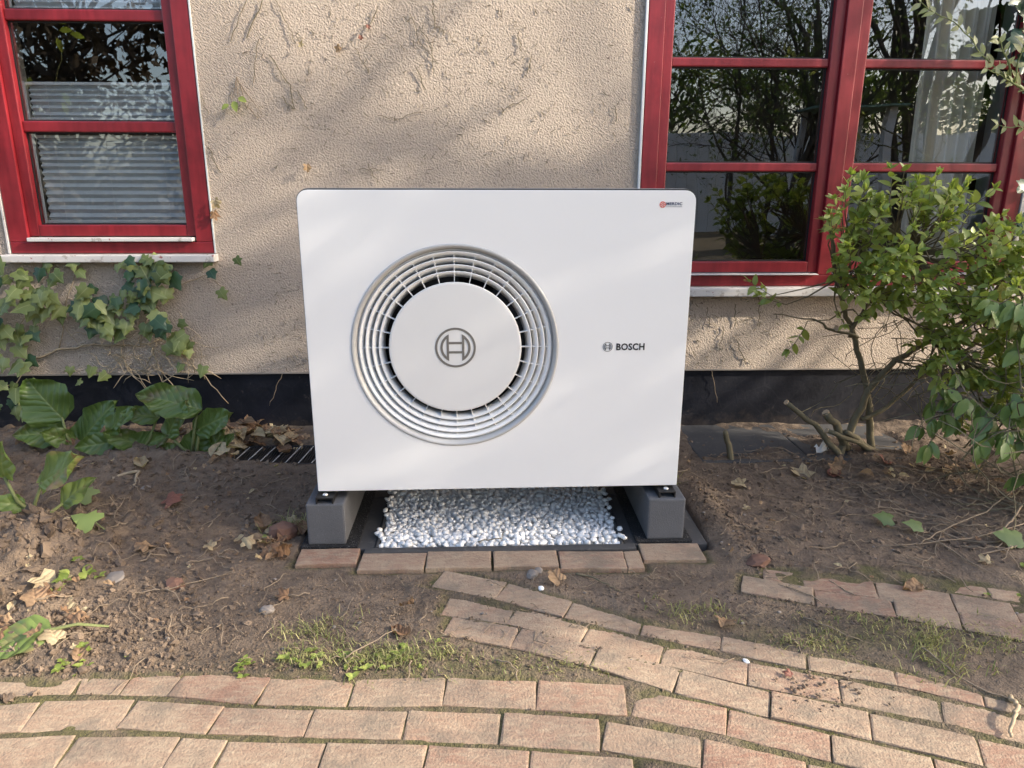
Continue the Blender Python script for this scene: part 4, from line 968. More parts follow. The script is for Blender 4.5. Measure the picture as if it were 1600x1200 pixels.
# darker shrub at the right edge
lau = empty('laurel_bush', (2.05, 2.35, 0.0)); tag(lau, 'darker bush with drooping oval leaves at the right picture edge', 'bush')
items = []; tw = MB(); 
for p in ([(2.10,2.45,0),(2.0,2.42,.3),(1.86,2.35,.6),(1.72,2.3,.78)], [(2.12,2.40,0),(2.08,2.30,.4),(1.95,2.2,.75)], [(2.15,2.5,0),(1.95,2.45,.2),(1.75,2.40,.32),(1.62,2.38,.38)], [(2.05,2.3,0),(1.9,2.2,.15),(1.75,2.12,.22)]):
    limb(p, .012, .004, parent=lau, name='stem')
for c, r, n in (((1.72,2.28,.72),(.10,.08,.05),8), ((1.85,2.25,.62),(.15,.12,.14),20), ((1.95,2.25,.42),(.16,.14,.16),22), ((1.78,2.25,.30),(.13,.12,.12),18), ((1.66,2.40,.36),(.08,.08,.10),9), ((2.1,2.2,.55),(.2,.2,.3),28), ((1.90,2.18,.18),(.16,.10,.08),12), ((1.58,2.42,.24),(.03,.05,.06),3)):
    for _ in range(n):
        u = rvec(1)*random.random()**.4; a = Vector((c[0]+u.x*r[0], c[1]+u.y*r[1], c[2]+u.z*r[2])); d0 = Vector((U(-1, .4), U(-.8, .2), U(-.5, .4))).normalized()
        e = a+d0*.05; tw.tube([a-d0*.10+Vector((0, 0, -.03)), a, e], [.003, .0022, .0015], 4)
        for q in range(random.randint(3, 5)):
            ld = Vector((U(-.7, .7), U(-.5, .1), -1))+d0*.5+rvec(.2); items.append((orient(a.lerp(e, q/4), ld, Vector((U(-.4, .4), -1, .5))+rvec(.25)), U(.050, .078), lrng.randrange(4)))
for _ in range(90):
    p = Vector((U(1.6, 2.3), U(2.0, 2.5), U(.05, .5))); pts = [p]; d = Vector((U(-1, .3), U(-.6, .3), U(-.6, .5)))
    for _ in range(6): d = (d+rvec(.4)).normalized(); pts.append(pts[-1]+d*U(.03, .07)); pts[-1].z = max(pts[-1].z, .02)
    tw.tube(pts, [.002]*6+[.001], 3)
tag(tw.build('twigs', STEMB, lau), kind='stuff')
put_leaves(lau, [leaf_simple(1, .52, .15, .2), leaf_simple(1, .46, .1, .3), leaf_simple(1, .56, .2, .1), leaf_simple(1, .5, .05, .2)], [LAUREL]*4, items, 300)

# pale climber at the upper right
hs = empty('climber', (1.95, 2.6, 1.3)); tag(hs, 'pale leaved climber reaching in from the upper right', 'climber'); items = []
for p in ([(2.25,2.62,1.15),(2.08,2.6,1.25),(1.942,2.6,1.322),(1.84,2.6,1.382),(1.74,2.6,1.442),(1.676,2.6,1.491),(1.584,2.6,1.578),(1.491,2.6,1.615),(1.42,2.6,1.66)], [(2.2,2.6,1.17),(1.96,2.6,1.239),(1.865,2.6,1.259),(1.772,2.6,1.269)], [(1.80,2.6,1.40),(1.743,2.58,1.482),(1.70,2.57,1.54)], [(1.842,2.6,1.378),(1.746,2.57,1.412),(1.674,2.56,1.441)], [(1.80,2.6,1.40),(1.79,2.58,1.47),(1.80,2.57,1.54)]):
    limb(p, .004, .0012, mat=STEMG, parent=hs, name='stem', a=.004); P = jit(p, 3, .004)
    for i, a in enumerate(P):
        if a.x > 1.9: continue
        t_ = (P[min(i+1, len(P)-1)]-P[max(i-1, 0)]).normalized()
        for sg in (-1, 1):
            if random.random() < .72:
                sv = t_.cross(Vector((0, -1, .2))).normalized()*sg; items.append((orient(a, sv+t_*.8+rvec(.35), Vector((0, -1, .6))+rvec(.5)), U(.026, .046), lrng.randrange(3)))
put_leaves(hs, [leaf_simple(1, .42, .25, .25), leaf_simple(1, .36, .3, .1), leaf_simple(1, .46, .2, .35)], [PALE]*3, items, 300)
# tip of a sprig at the upper left edge
hl = empty('sprig', (-1.75, 2.75, 1.45)); tag(hl, 'few green leaves of a climber poking in at the upper left edge', 'sprig'); items = []
limb([(-2.1, 2.78, 1.2), (-1.86, 2.76, 1.45), (-1.80, 2.75, 1.62), (-1.74, 2.74, 1.70)], .003, .001, mat=STEMG, parent=hl, name='stem')
for p, d in (((-1.80,2.75,1.69),(1,0,.1)), ((-1.82,2.75,1.66),(.4,0,-1)), ((-1.76,2.74,1.68),(.8,-.1,-.2)), ((-1.83,2.75,1.44),(.5,0,-.9)), ((-1.84,2.75,1.40),(.4,-.1,-1)), ((-1.80,2.75,1.72),(.9,0,.5)), ((-1.95,2.76,1.5),(-.5,0,-.8))): items.append((orient(p, d, (0, -1, .5)), U(.05, .065), 0))
put_leaves(hl, [leaf_simple(1, .5, .2, .2)], [SHRUB], items)

# dried creeper remains on the wall
WS = [[(-.769,1.731),(-.739,1.665),(-.704,1.581)],[(-.876,1.729),(-.95,1.585)],[(-.817,1.73),(-.889,1.597)],[(-.809,1.541),(-.733,1.428),(-.727,1.346)],[(-.841,1.597),(-.879,1.438)],[(-.267,1.692),(-.222,1.569),(-.162,1.513)],[(-.232,1.648),(-.185,1.569),(-.181,1.478)],[(-.181,1.737),(-.176,1.637)],[(-.387,1.713),(-.428,1.624)],[(-.479,1.567),(-.435,1.487)],[(.148,1.629),(.16,1.561)],[(-.229,1.337),(-.33,1.31),(-.405,1.324)],[(-1.08,1.391),(-1.063,1.321)],[(-1.076,1.202),(-1.036,1.105)],[(-.452,1.143),(-.417,1.069)],[(-.249,1.5),(-.214,1.42)],[(-.71,1.416),(-.678,1.346)],[(-.773,1.393),(-.732,1.346)],[(-.491,1.119),(-.39,1.119)],[(.198,1.55),(.186,1.481)],[(.098,1.351),(.174,1.387)],[(.53,1.365),(.538,1.305)],[(.964,.556),(.979,.472)],[(1.088,.569),(1.091,.471)],[(1.183,.596),(1.201,.47)],[(1.041,.471),(1.035,.372)],[(1.102,.414),(1.155,.299)]]
b = MB()
for s in WS:
    P = jit([(x, 3.0935, z) for x, z in s], 5, .006)
    for p in P: p.y = 3.094+U(-.004, .002)
    b.tube(P, [U(.0012, .0021)]*len(P), 4)
for _ in range(420):
    x, z = random.choice([(U(-.75, .6), U(1.08, 1.75)), (random.gauss(-.05, .3), U(1.1, 1.74)), (U(-1.0, .3), U(1.1, 1.72)), (U(.85, 1.3), U(.3, .6)), (U(-.95, -.6), U(.3, .75))])
    d = Vector((U(-1, 1), 0, U(-1, 1))).normalized()*U(.006, .028); p = Vector((x, 3.096, z)); b.tube([p, p+d*.5+rvec(.003), p+d], [.0010, .0015, .0006], 3)
tag(b.build('creeper_remains', STEMB), 'thin dried creeper stems and rootlets stuck to the beige wall', 'stems', kind='stuff')
for s, lab in (([(.998,.3),(1.02,.23),(1.046,.123)], 'dry rootlet hanging over the black plinth right of the heat pump'), ([(-.865,.272),(-.90,.2),(-.932,.128)], 'short dry rootlet on the black plinth just left of the heat pump')):
    tag(limb([(x, 3.103, z) for x, z in s], .002, .001, mat=TWIG, name='dry_root', a=.004), lab, 'root')
sp = empty('creeper_sprig', (-.94, 3.09, 1.36)); tag(sp, 'small green creeper sprig with dry stems on the wall beside the left window', 'sprig')
for s in ([(-.938,1.461),(-.912,1.357),(-.867,1.31)], [(-.938,1.461),(-.968,1.356)], [(-.928,1.438),(-.853,1.322)], [(-.938,1.461),(-.945,1.36)]): limb([(x, 3.090, z) for x, z in s], .0018, .001, mat=TWIG, parent=sp, name='stem', a=.003)
items = [(orient((-.955, 3.08, 1.372), (.2, -.3, -.7), (0, -1, .4)), .045, 0), (orient((-.935, 3.08, 1.385), (.6, -.3, -.3), (0, -1, .5)), .04, 0), (orient((-.975, 3.08, 1.36), (-.7, -.3, -.5), (0, -1, .5)), .035, 0)]
put_leaves(sp, [leaf_simple(1, .6, .3, .2)], [SHRUB], items)

for i, (x, z, sz, mt, lab) in enumerate(((-.684,1.575,.028,DRYPALE,'pale dry leaf hanging from a thin stem high on the wall'), (-.547,1.561,.032,DRY,'brown and pale dry leaf on the wall right of the pale one'), (-.426,1.640,.024,DRYRED,'upper of two small red brown leaves high on the wall'),
        (-.455,1.602,.022,DRYRED,'lower of two small red brown leaves high on the wall'), (-.692,1.125,.040,DRY,'dry leaf remnant on the wall just above the left corner of the heat pump'), (-1.068,.985,.050,DRYPALE,'upper curled dry leaf on the wall beside the left window sill'), (-1.075,.94,.045,DRY,'lower curled dry leaf on the wall beside the left window sill'))):
    rr = random.Random(300+i); o = link('dry_leaf', me_of(leaf_maple(sz, rr), mt)); o.matrix_basis = orient((x, 3.083, z+sz*.5), (rr.uniform(-.4, .4), -.25, -1), (rr.uniform(-.4, .4), -1, .3)); tag(o, lab, 'leaf', 'dry leaves stuck to the wall')
# ------------------------------------------------------------------ litter on the ground
LV = [  # x, y, size, material, label
 (-1.476,2.58,.075,DRYPALE,'curled tan leaf lying in the left bed nearest the broad leaved plants'),
 (-1.246,2.56,.070,DRYPALE,'folded tan leaf lying in the middle of the left bed'),
 (-1.085,2.30,.085,DRYRED,'reddish brown dead leaf on the left bed'),
 (-.994,2.055,.075,DRY,'brown dead leaf below the red dead leaf on the left'),
 (-.810,2.021,.045,DRYPALE,'small pale curled leaf on bare soil left of the support block'),
 (-.693,2.149,.070,DRY,'dry leaf leaning on the red stone beside the left support block'),
 (-.60,2.02,.080,DRY,'ragged dry leaf just left of the brick edging'),
 (-1.233,1.798,.110,DRYPALE,'large pale dead leaf on the heap at the left edge'),
 (.217,1.804,.060,DRY,'dry leaf on soil in front of the pad edging bricks'),
 (-.190,1.575,.055,DRY,'dry leaf on soil above the patch of weeds'),
 (.592,1.573,.060,DRY,'dry leaf on soil between the two diagonal brick rows'),
 (1.225,2.50,.100,DRYPALE,'large light brown leaf in front of the shrub stems'),
 (1.387,2.56,.085,DRY,'brown leaf lying at the foot of the shrub'),
 (1.30,2.53,.06,DRYRED,'small reddish leaf between two brown leaves at the shrub foot'),
 (.95,2.42,.06,DRYPALE,'tan leaf right of the heat pump near the cut stick'),
 (.874,2.247,.030,DRYPALE,'tiny tan leaf on soil right of the support block'),
 (1.488,1.871,.045,DRYPALE,'orange tan leaf near the right picture edge'),
 (1.213,1.768,.055,DRY,'brown leaf lying on the half buried bricks at right'),
 (-1.003,1.542,.070,DRYPALE,'pale folded leaf on the soil just above the path at left'),
 (-.94,1.50,.05,DRY,'small dry leaf beside the pale folded leaf at lower left'),
 (-.517,1.757,.045,DRY,'dry leaf on the bare soil in the middle left'),
 (-.215,1.716,.050,DRY,'dry leaf left of the diagonal bricks'),
 (-1.131,1.68,.075,DRY,'dark dry leaf on the heap at lower left'),
 (-1.050,1.72,.060,DRYPALE,'pale yellow leaf scrap on the heap at lower left'),
 (.698,1.398,.026,DRYRED,'small dark leaf on the sunlit diagonal bricks'),
 (-.78,2.80,.075,DRY,'single dry leaf lying on the cellar grate'),
 (-.78,2.66,.075,DRYPALE,'dry leaf at the front edge of the cellar grate'),
 (1.60,2.66,.08,DRYRED,'dull red leaf in the shade right of the shrub stems'),
]
for i, (x, y, s, mt, lab) in enumerate(LV):
    rr = random.Random(100+i); vf = leaf_maple(s, rr) if i % 4 != 1 else leaf_broad(s*1.2, s*.7, rr, .6, .1, .05)
    o = link('dry_leaf', me_of(vf, mt)); o.matrix_basis = orient((x, y, max(ground_z(x, y), -.004 if 'grate' not in lab else .015)+.010), (rr.uniform(-1, 1), rr.uniform(-1, 1), rr.uniform(-.05, .2)), (rr.uniform(-.3, .3), rr.uniform(-.5, .1), 1)); tag(o, lab, 'leaf', 'fallen leaves')
for x, y, s, mt, lab in ((-1.19,2.10,.085,GREENFALL,'bright green fallen leaf with long stalk on the left bed'), (1.325,2.13,.060,GREENDULL,'green fallen leaf on soil right, left of a pair'), (1.385,2.07,.055,GREENDULL,'green fallen leaf on soil right, right of a pair'), (1.64,1.97,.08,GREENDULL,'green leaf on the ground at the right picture edge'), (-1.30,2.30,.075,GREENDULL,'dark green lobed leaf on the left bed beside the young plant')):
    rr = random.Random(int(x*1000)); o = link('green_leaf', me_of(leaf_ivy(s, rr), mt)); o.matrix_basis = orient((x, y, ground_z(x, y)+.025), (-.7, .2, .1), (0, -.45, 1)); tag(o, lab, 'leaf', 'fallen leaves')
    if mt is GREENFALL: MB().tube([(x, y, ground_z(x, y)+.025), (x+.05, y-.005, .03), (x+.10, y-.08, .012)], .0016, 4).build('leaf_stalk', STEMG, o).matrix_parent_inverse = o.matrix_basis.inverted()
# litter drifts: countless small leaves
b = MB(); b2 = MB()
def litter(n, f, s0, s1):
    for _ in range(n):
        x, y = f(); rr = random; s = U(s0, s1); vf = leaf_maple(s, rr) if random.random() < .7 else leaf_simple(s*1.2, .5, .5, .3)
        Mx = orient((x, y, ground_z(x, y)+U(.003, .02)), (U(-1, 1), U(-1, 1), U(-.3, .4)), (U(-.6, .6), U(-.9, .3), 1)); (b if random.random() < .7 else b2).add([Mx @ Vector(v) for v in vf[0]], vf[1])
litter(110, lambda: (random.gauss(-.95, .13), min(3.06, random.gauss(2.96, .05))), .04, .10)
litter(22, lambda: (U(-1.08, -.93), U(2.64, 2.95)), .03, .08)
litter(45, lambda: (random.gauss(-1.25, .25), random.gauss(2.90, .07)), .04, .08)
litter(40, lambda: (random.gauss(-1.2, .14), random.gauss(1.66, .09)), .015, .06)
litter(24, lambda: (random.gauss(-.62, .05), random.gauss(2.08, .06)), .02, .06)
litter(26, lambda: (random.gauss(1.75, .15), random.gauss(2.6, .12)), .03, .07)
litter(60, lambda: (U(-1.6, -.7), U(1.5, 2.6)), .008, .022)
litter(50, lambda: (U(.7, 1.9), U(1.8, 2.8)), .008, .022)
tag(b.build('leaf_litter', DRY), 'drifts of small brown dead leaves along the wall and beds', 'litter', kind='stuff'); tag(b2.build('leaf_litter', DRYPALE), 'drifts of small pale dead leaves along the wall and beds', 'litter', kind='stuff')
# clods
def clods(n, f, s0, s1, out, pw=3.0):
    for _ in range(n):
        x, y = f(); s = s0*(s1/s0)**(random.random()**pw)
        if DB[min(max(int((y-GY0)/GS), 0), nyy-1), min(max(int((x-GX0)/GS), 0), nxx-1)] > -.004: continue
        if -.58 < x < .71 and 1.87 < y < 2.8: continue
        vs_, fs_ = CLD[random.randrange(14)]; Mx = Matrix.Translation((x, y, ground_z(x, y)+s*.15)) @ Matrix.Rotation(U(0, 6), 4, rvec()) @ Matrix.Diagonal((s*U(.7, 1.3), s*U(.6, 1.2), s*U(.4, .9), 1))
        out.add([Mx @ v for v in vs_], fs_)
b = MB()
clods(5200, lambda: (U(-1.9, -.72), U(1.46, 2.75)), .0016, .014, b); clods(2600, lambda: (random.gauss(-1.05, .18), random.gauss(1.58, .10)), .0016, .012, b)
clods(3000, lambda: (U(.75, 2.0), U(1.95, 2.95)), .0016, .014, b); clods(2600, lambda: (U(-.8, 1.4), U(1.45, 1.92)), .0010, .005, b); clods(220, lambda: (random.gauss(-1.42, .14), random.gauss(2.02, .11)), .006, .030, b, 2.0)
clods(1500, lambda: (U(-1.1, .0), U(1.42, 1.50)), .0012, .007, b); clods(1200, lambda: (random.gauss(-.62, .06), random.gauss(2.2, .2)), .0012, .007, b); clods(1500, lambda: (random.gauss(.80, .06), random.gauss(2.1, .25)), .0012, .008, b)
OCT = ([Vector(v) for v in ((1, 0, 0), (-1, .1, 0), (.1, 1, 0), (0, -1, .1), (0, 0, 1), (0, .1, -1))], [(0, 2, 4), (2, 1, 4), (1, 3, 4), (3, 0, 4), (2, 0, 5), (1, 2, 5), (3, 1, 5), (0, 3, 5)])
for _ in range(15000):                                 # fine crumbs everywhere on the bare soil
    x, y = (U(-1.9, 1.9), U(1.44, 2.95)) if random.random() < .55 else (U(-1.1, 1.2), random.gauss(1.65, .12)); s = .0009+.0042*random.random()**4
    if DB[min(max(int((y-GY0)/GS), 0), nyy-1), min(max(int((x-GX0)/GS), 0), nxx-1)] > .012*random.random()-.006: continue
    if -.58 < x < .71 and 1.87 < y < 2.8: continue
    Mx = Matrix.Translation((x, y, ground_z(x, y)+s*.3)) @ Matrix.Rotation(U(0, 6), 4, 'Z') @ Matrix.Rotation(U(0, 6), 4, 'X') @ Matrix.Diagonal((s*U(.7, 1.5), s, s*U(.5, 1), 1)); b.add([Mx @ v for v in OCT[0]], OCT[1])
tag(b.build('soil_clods', CLOD), 'loose crumbs and clods of brown soil', 'soil', kind='stuff')
# soil crumbs spilled on the bricks at right
b = MB()
for _ in range(150):
    x, y = random.gauss(.74, .055), random.gauss(1.365, .035); s = .0008+.004*random.random()**3; vs_, fs_ = PEB[random.randrange(10)]
    Mx = Matrix.Translation((x, y, .002+s*.4)) @ Matrix.Diagonal((s, s, s*.7, 1)); b.add([Mx @ v for v in vs_], fs_)
tag(b.build('soil_crumbs', CLOD), 'dark soil crumbs spilled on the sunlit diagonal bricks', 'soil', kind='stuff')
# pale grit
b = MB()
for _ in range(420):
    x, y = U(-1.5, 1.6), U(1.45, 2.6); s = .0012+.004*random.random()**4
    if -.58 < x < .71 and 1.87 < y: continue
    vs_, fs_ = PEB[random.randrange(10)]; Mx = Matrix.Translation((x, y, max(ground_z(x, y), 0)+s*.4)) @ Matrix.Diagonal((s*1.2, s, s*.7, 1)); b.add([Mx @ v for v in vs_], fs_)
tag(b.build('grit', STONE), 'pale grit scattered over the bare soil', 'grit', kind='stuff')
def stone(x, y, s, mat, lab, fl=.6, lift=.2):
    rr = random.Random(int(x*999)); bm = bmesh.new(); bmesh.ops.create_icosphere(bm, subdivisions=2, radius=1)
    for v in bm.verts: v.co *= 1+rr.uniform(-.13, .13)
    me_ = bpy.data.meshes.new('stone'); bm.to_mesh(me_); bm.free(); me_.materials.append(mat)
    o = link('stone', me_); o.location = (x, y, ground_z(x, y)+s*lift); o.scale = (s*1.2, s, s*fl); o.rotation_euler = (rr.uniform(-.3, .3), rr.uniform(-.3, .3), rr.uniform(0, 6)); tag(o, lab, 'stone', 'loose stones')
stone(-.625, 2.11, .036, REDSTONE, 'rounded reddish stone beside the left support block', .9, .6)
stone(.135, 1.865, .017, STONE, 'small grey stone in front of the middle edging brick'); stone(.155, 1.88, .012, STONE, 'smaller of two grey stones in front of the middle edging brick')
stone(-.565, 1.70, .018, STONE, 'grey stone on the bare soil in the middle left'); stone(.80, 1.90, .032, REDSTONE, 'flat red stone behind the half buried bricks', .5)
stone(.615, 1.468, .008, PAPER, 'small white stone beside the diagonal bricks at right'); stone(.155, 1.79, .008, PAPER, 'tiny white stone on the diagonal bricks')
stone(-.85, 1.83, .022, REDSTONE, 'pale reddish stone on the soil left of centre'); stone(-1.03, 1.86, .028, STONE, 'flat pale stone shard at the left heap', .35); stone(-1.18, 2.42, .016, STONE, 'light grey stone on the left bed')
# dry twigs and root threads
b = MB()
def thread(x, y, L, r, n=6, ang=None, out=b):
    a = U(0, 6.28) if ang is None else ang; pts = [Vector((x, y, ground_z(x, y)+.006))]
    for _ in range(n): a += U(-.5, .5); q = pts[-1]+Vector((math.cos(a), math.sin(a), 0))*L/n; q.z = max(ground_z(q.x, q.y), -.003)+U(.003, .014); pts.append(q)
    out.tube(pts, [r]*n+[r*.5], 4)
for _ in range(120): thread(U(-1.6, -.65), U(1.5, 2.6), U(.03, .14), U(.0007, .0018))
for _ in range(90): thread(U(-.7, .75), U(1.47, 1.85), U(.02, .10), U(.0006, .0014))
for _ in range(150): thread(U(.75, 2.0), U(1.75, 2.8), U(.03, .16), U(.0008, .0020))
for _ in range(60): thread(U(1.3, 2.0), U(1.95, 2.5), U(.1, .3), U(.001, .0025))
tag(b.build('dry_twigs', TWIG), 'thin dry twigs and root threads scattered on the soil', 'twigs', kind='stuff')
def twig(pts, r, lab, mat=TWIG, cat='twig'):
    P = jit(pts, 4, .004); tag(MB().tube(P, [r*(1-.5*i/len(P)) for i in range(len(P))], 5).build('twig', mat, smooth=True), lab, cat, 'loose twigs')
twig([(-1.33,2.50,.05),(-1.28,2.52,.062),(-1.245,2.52,.066),(-1.23,2.45,.05),(-1.21,2.42,.042)], .0075, 'bent pale root lying behind the left bed', ROOTW, 'root')
twig([(1.141,1.31,.012),(1.125,1.27,.02),(1.10,1.24,.022),(1.075,1.215,.012),(1.062,1.195,.008)], .0055, 'knobbly pale root on the brick path at the right edge', ROOTW, 'root')
twig([(1.03,1.46,.03),(1.056,1.40,.016),(1.10,1.33,.010),(1.15,1.29,.008),(1.20,1.25,.006)], .0022, 'long dry creeper runner crossing the path at the right edge')
twig([(.815,1.62,.01),(.845,1.58,.018),(.90,1.52,.016),(.94,1.50,.01)], .0018, 'thin straight twig in the weeds between the brick rows at right')
twig([(1.84,2.23,.05),(1.70,2.10,.03),(1.60,2.03,.015)], .0045, 'slanting bare twig at the right picture edge'); twig([(1.86,2.30,.06),(1.66,2.16,.035),(1.45,2.06,.02),(1.33,1.98,.015)], .0026, 'long pale twig on the soil below the right bush'); twig([(1.75,2.10,.02),(1.5,2.0,.02),(1.2,1.98,.012)], .0022, 'long thin runner across the soil at right')
twig([(-.87,1.95,.012),(-.80,1.97,.016),(-.75,1.93,.012),(-.70,1.93,.01)], .0022, 'forked dry stem on soil left of the edging bricks'); twig([(-.97,1.78,.012),(-.86,1.80,.02),(-.70,1.90,.012)], .002, 'long dry stem lying across the soil left of centre')
twig([(.26,1.86,.008),(.30,1.84,.012),(.34,1.80,.008),(.37,1.77,.006)], .0028, 'short dark twig in front of the edging bricks', STEMB)
twig([(.02,1.475,.01),(.05,1.455,.02),(.072,1.43,.012),(.075,1.40,.008)], .0022, 'curved dry stalk lying on the front path bricks'); twig([(-.33,1.49,.012),(-.24,1.56,.028),(-.22,1.60,.02)], .0018, 'arching dry stalk over the weed patch')
twig([(-.02,2.03,.022),(.05,2.045,.028),(.065,2.10,.025)], .002, 'thin green brown twig lying on the white gravel', STEMB)
st_ = limb([(.990,2.69,-.02),(.965,2.69,.078),(.944,2.68,.137)], .013, .010, name='cut_stick', a=.002); tag(st_, 'short cut stick standing in the soil right of the heat pump', 'stick')
# scrap of paper
b = MB(); vs = []
for j in range(6):
    for i in range(6): vs.append((1.335+.011*i+.004*j+U(-.002, .002), 2.74+.006*i, .045-.010*j+.006*i*(j % 2)+.012*math.sin(i*1.7+j)))
b.add(vs, [(j*6+i, j*6+i+1, (j+1)*6+i+1, (j+1)*6+i) for j in range(5) for i in range(5)]); tag(b.build('paper_scrap', PAPER), 'crumpled white paper scrap beside the shrub stems', 'paper')

# cellar grate and wall-side slabs
g = empty('cellar_grate', (-.80, 2.81, .0)); tag(g, 'dark metal cellar grate in the ground beside the wall, left of the heat pump', 'grate')
fr = MB()
for q in ((-1.0, -.62, 2.70, 2.708), (-1.0, -.62, 2.90, 2.908), (-1.0, -.992, 2.709, 2.899), (-.628, -.62, 2.709, 2.899)): fr.box(q[0], q[1], q[2], q[3], -.03, .016)
fr.build('frame', GRATE, g)
bar = MB().box(-.0012, .0012, -.095, .095, -.022, .013).mesh('bar', GRATE); n = 0
for i in range(36): o = link('bar', bar, g); o.matrix_basis = Matrix.Translation((-.988+i*.0101, 2.804, 0))
for i in range(7): MB().tube([(-.985+.052*i, 2.712, .0135), (-.985+.052*i+.02, 2.897, .0135)], .0018, 4).build('cross_bar', ALU, g)
MB().box(-.99, -.63, 2.71, 2.898, -.049, -.045).build('pit_floor', BLACK, g)
slab('wall_slab', .86, 1.30, 2.66, 3.105, -.04, .0180, SLAB, 'dark paving slab along the black plinth, right of the heat pump', 'slab', 'slabs along the plinth', .006)
slab('wall_slab', 1.306, 1.78, 2.68, 3.105, -.04, .0160, SLAB, 'dark paving slab along the black plinth behind the shrub stems', 'slab', 'slabs along the plinth', .006)

# grass and weeds
def blades(b, x, y, n, h, sp):
    for _ in range(n):
        px, py = x+random.gauss(0, sp), y+random.gauss(0, sp*.6); z = ground_z(px, py) if DB[min(int((py-GY0)/GS), nyy-1), min(max(int((px-GX0)/GS), 0), nxx-1)] < 0 else -.004
        a = U(0, 6.28); L = h*U(.4, 1.2); d = Vector((math.cos(a), math.sin(a), 0)); w = U(.0007, .0016); s = Vector((-d.y, d.x, 0))*w
        p0 = Vector((px, py, z-.002)); p1 = p0+d*L*.35+Vector((0, 0, L*.55)); p2 = p0+d*L*.95+Vector((0, 0, L*U(.25, .8)))
        b.add([p0-s, p0+s, p1+s*.8, p1-s*.8, p2], [(0, 1, 2, 3), (3, 2, 4)])
b = MB(); w = MB()
for _ in range(130): blades(b, U(-.48, -.08), random.gauss(1.505, .030), random.choice((2, 5, 10)), .028, .020)
for _ in range(40): blades(b, U(-.05, .32), random.gauss(1.462, .02), 7, .016, .016)
for _ in range(26): blades(b, random.gauss(-.42, .05), random.gauss(1.60, .04), 8, .03, .02)
for _ in range(70): blades(b, U(.70, 1.35), 1.60-(0.0)+random.gauss(-.06, .045), 8, .024, .02)
for _ in range(30): blades(b, random.gauss(1.08, .06), random.gauss(1.46, .04), 9, .035, .02)
for _ in range(18): blades(b, random.gauss(.55, .05), random.gauss(1.65, .03), 8, .03, .02)
for _ in range(14): blades(b, random.gauss(-.63, .03), random.gauss(2.16, .02), 8, .06, .015)
for _ in range(10): blades(b, .69+U(0, .03), U(2.45, 2.6), 8, .03, .01)
tag(b.build('grass', GRASS), 'sparse grass and weed blades along the brick rows', 'grass', kind='stuff')
def weedleaf(x, y, s):
    for q in range(random.randint(3, 6)):
        a = U(0, 6.28); vf = leaf_simple(s*U(.6, 1.1), .7, .2, .5); Mx = orient((x, y, ground_z(x, y)+.004), (math.cos(a), math.sin(a), .6), (0, 0, 1)); w.add([Mx @ Vector(v) for v in vf[0]], vf[1])
for _ in range(30): weedleaf(U(-.48, -.10), random.gauss(1.49, .03), U(.008, .022))
for _ in range(14): weedleaf(random.gauss(-.93, .06), random.gauss(1.50, .03), U(.010, .020))
for _ in range(7): weedleaf(random.gauss(-.56, .02), random.gauss(1.48, .02), .016)
for _ in range(8): weedleaf(U(1.35, 1.6), U(1.6, 1.85), U(.012, .024))
for _ in range(12): weedleaf(random.gauss(-.60, .03), random.gauss(2.15, .03), U(.02, .04))
for _ in range(8): weedleaf(random.gauss(-1.12, .05), random.gauss(1.8, .05), U(.02, .035))
tag(w.build('weeds', SHRUB, smooth=True), 'small green weeds sprouting in the soil', 'weeds', kind='stuff')
# moss in the brick joints
b = MB(); cand = np.argwhere((DB > -.006) & (DB < .0015) & (YY > 1.05) & (XX > -1.4) & (XX < 1.4) & (YY < 1.62)); RNG.shuffle(cand)
mv = fbm(XX, YY, 7, 3, 77)
cnt = 0
for j, i in cand:
    if mv[j, i] < -.03 or cnt > 9000: continue
    cnt += 1; x, y = gx[i]+U(-.004, .004), gy[j]+U(-.004, .004)
    for _ in range(3):
        a = U(0, 6.28); L = U(.003, .0085); d = Vector((math.cos(a), math.sin(a), 0)); s = Vector((-d.y, d.x, 0))*U(.0007, .0016); p0 = Vector((x, y, -.007)); p2 = p0+d*L*.6+Vector((0, 0, L))
        b.add([p0-s, p0+s, p2], [(0, 1, 2)])
tag(b.build('moss', MOSS), 'yellow green moss growing in the joints of the brick path', 'moss', kind='stuff')

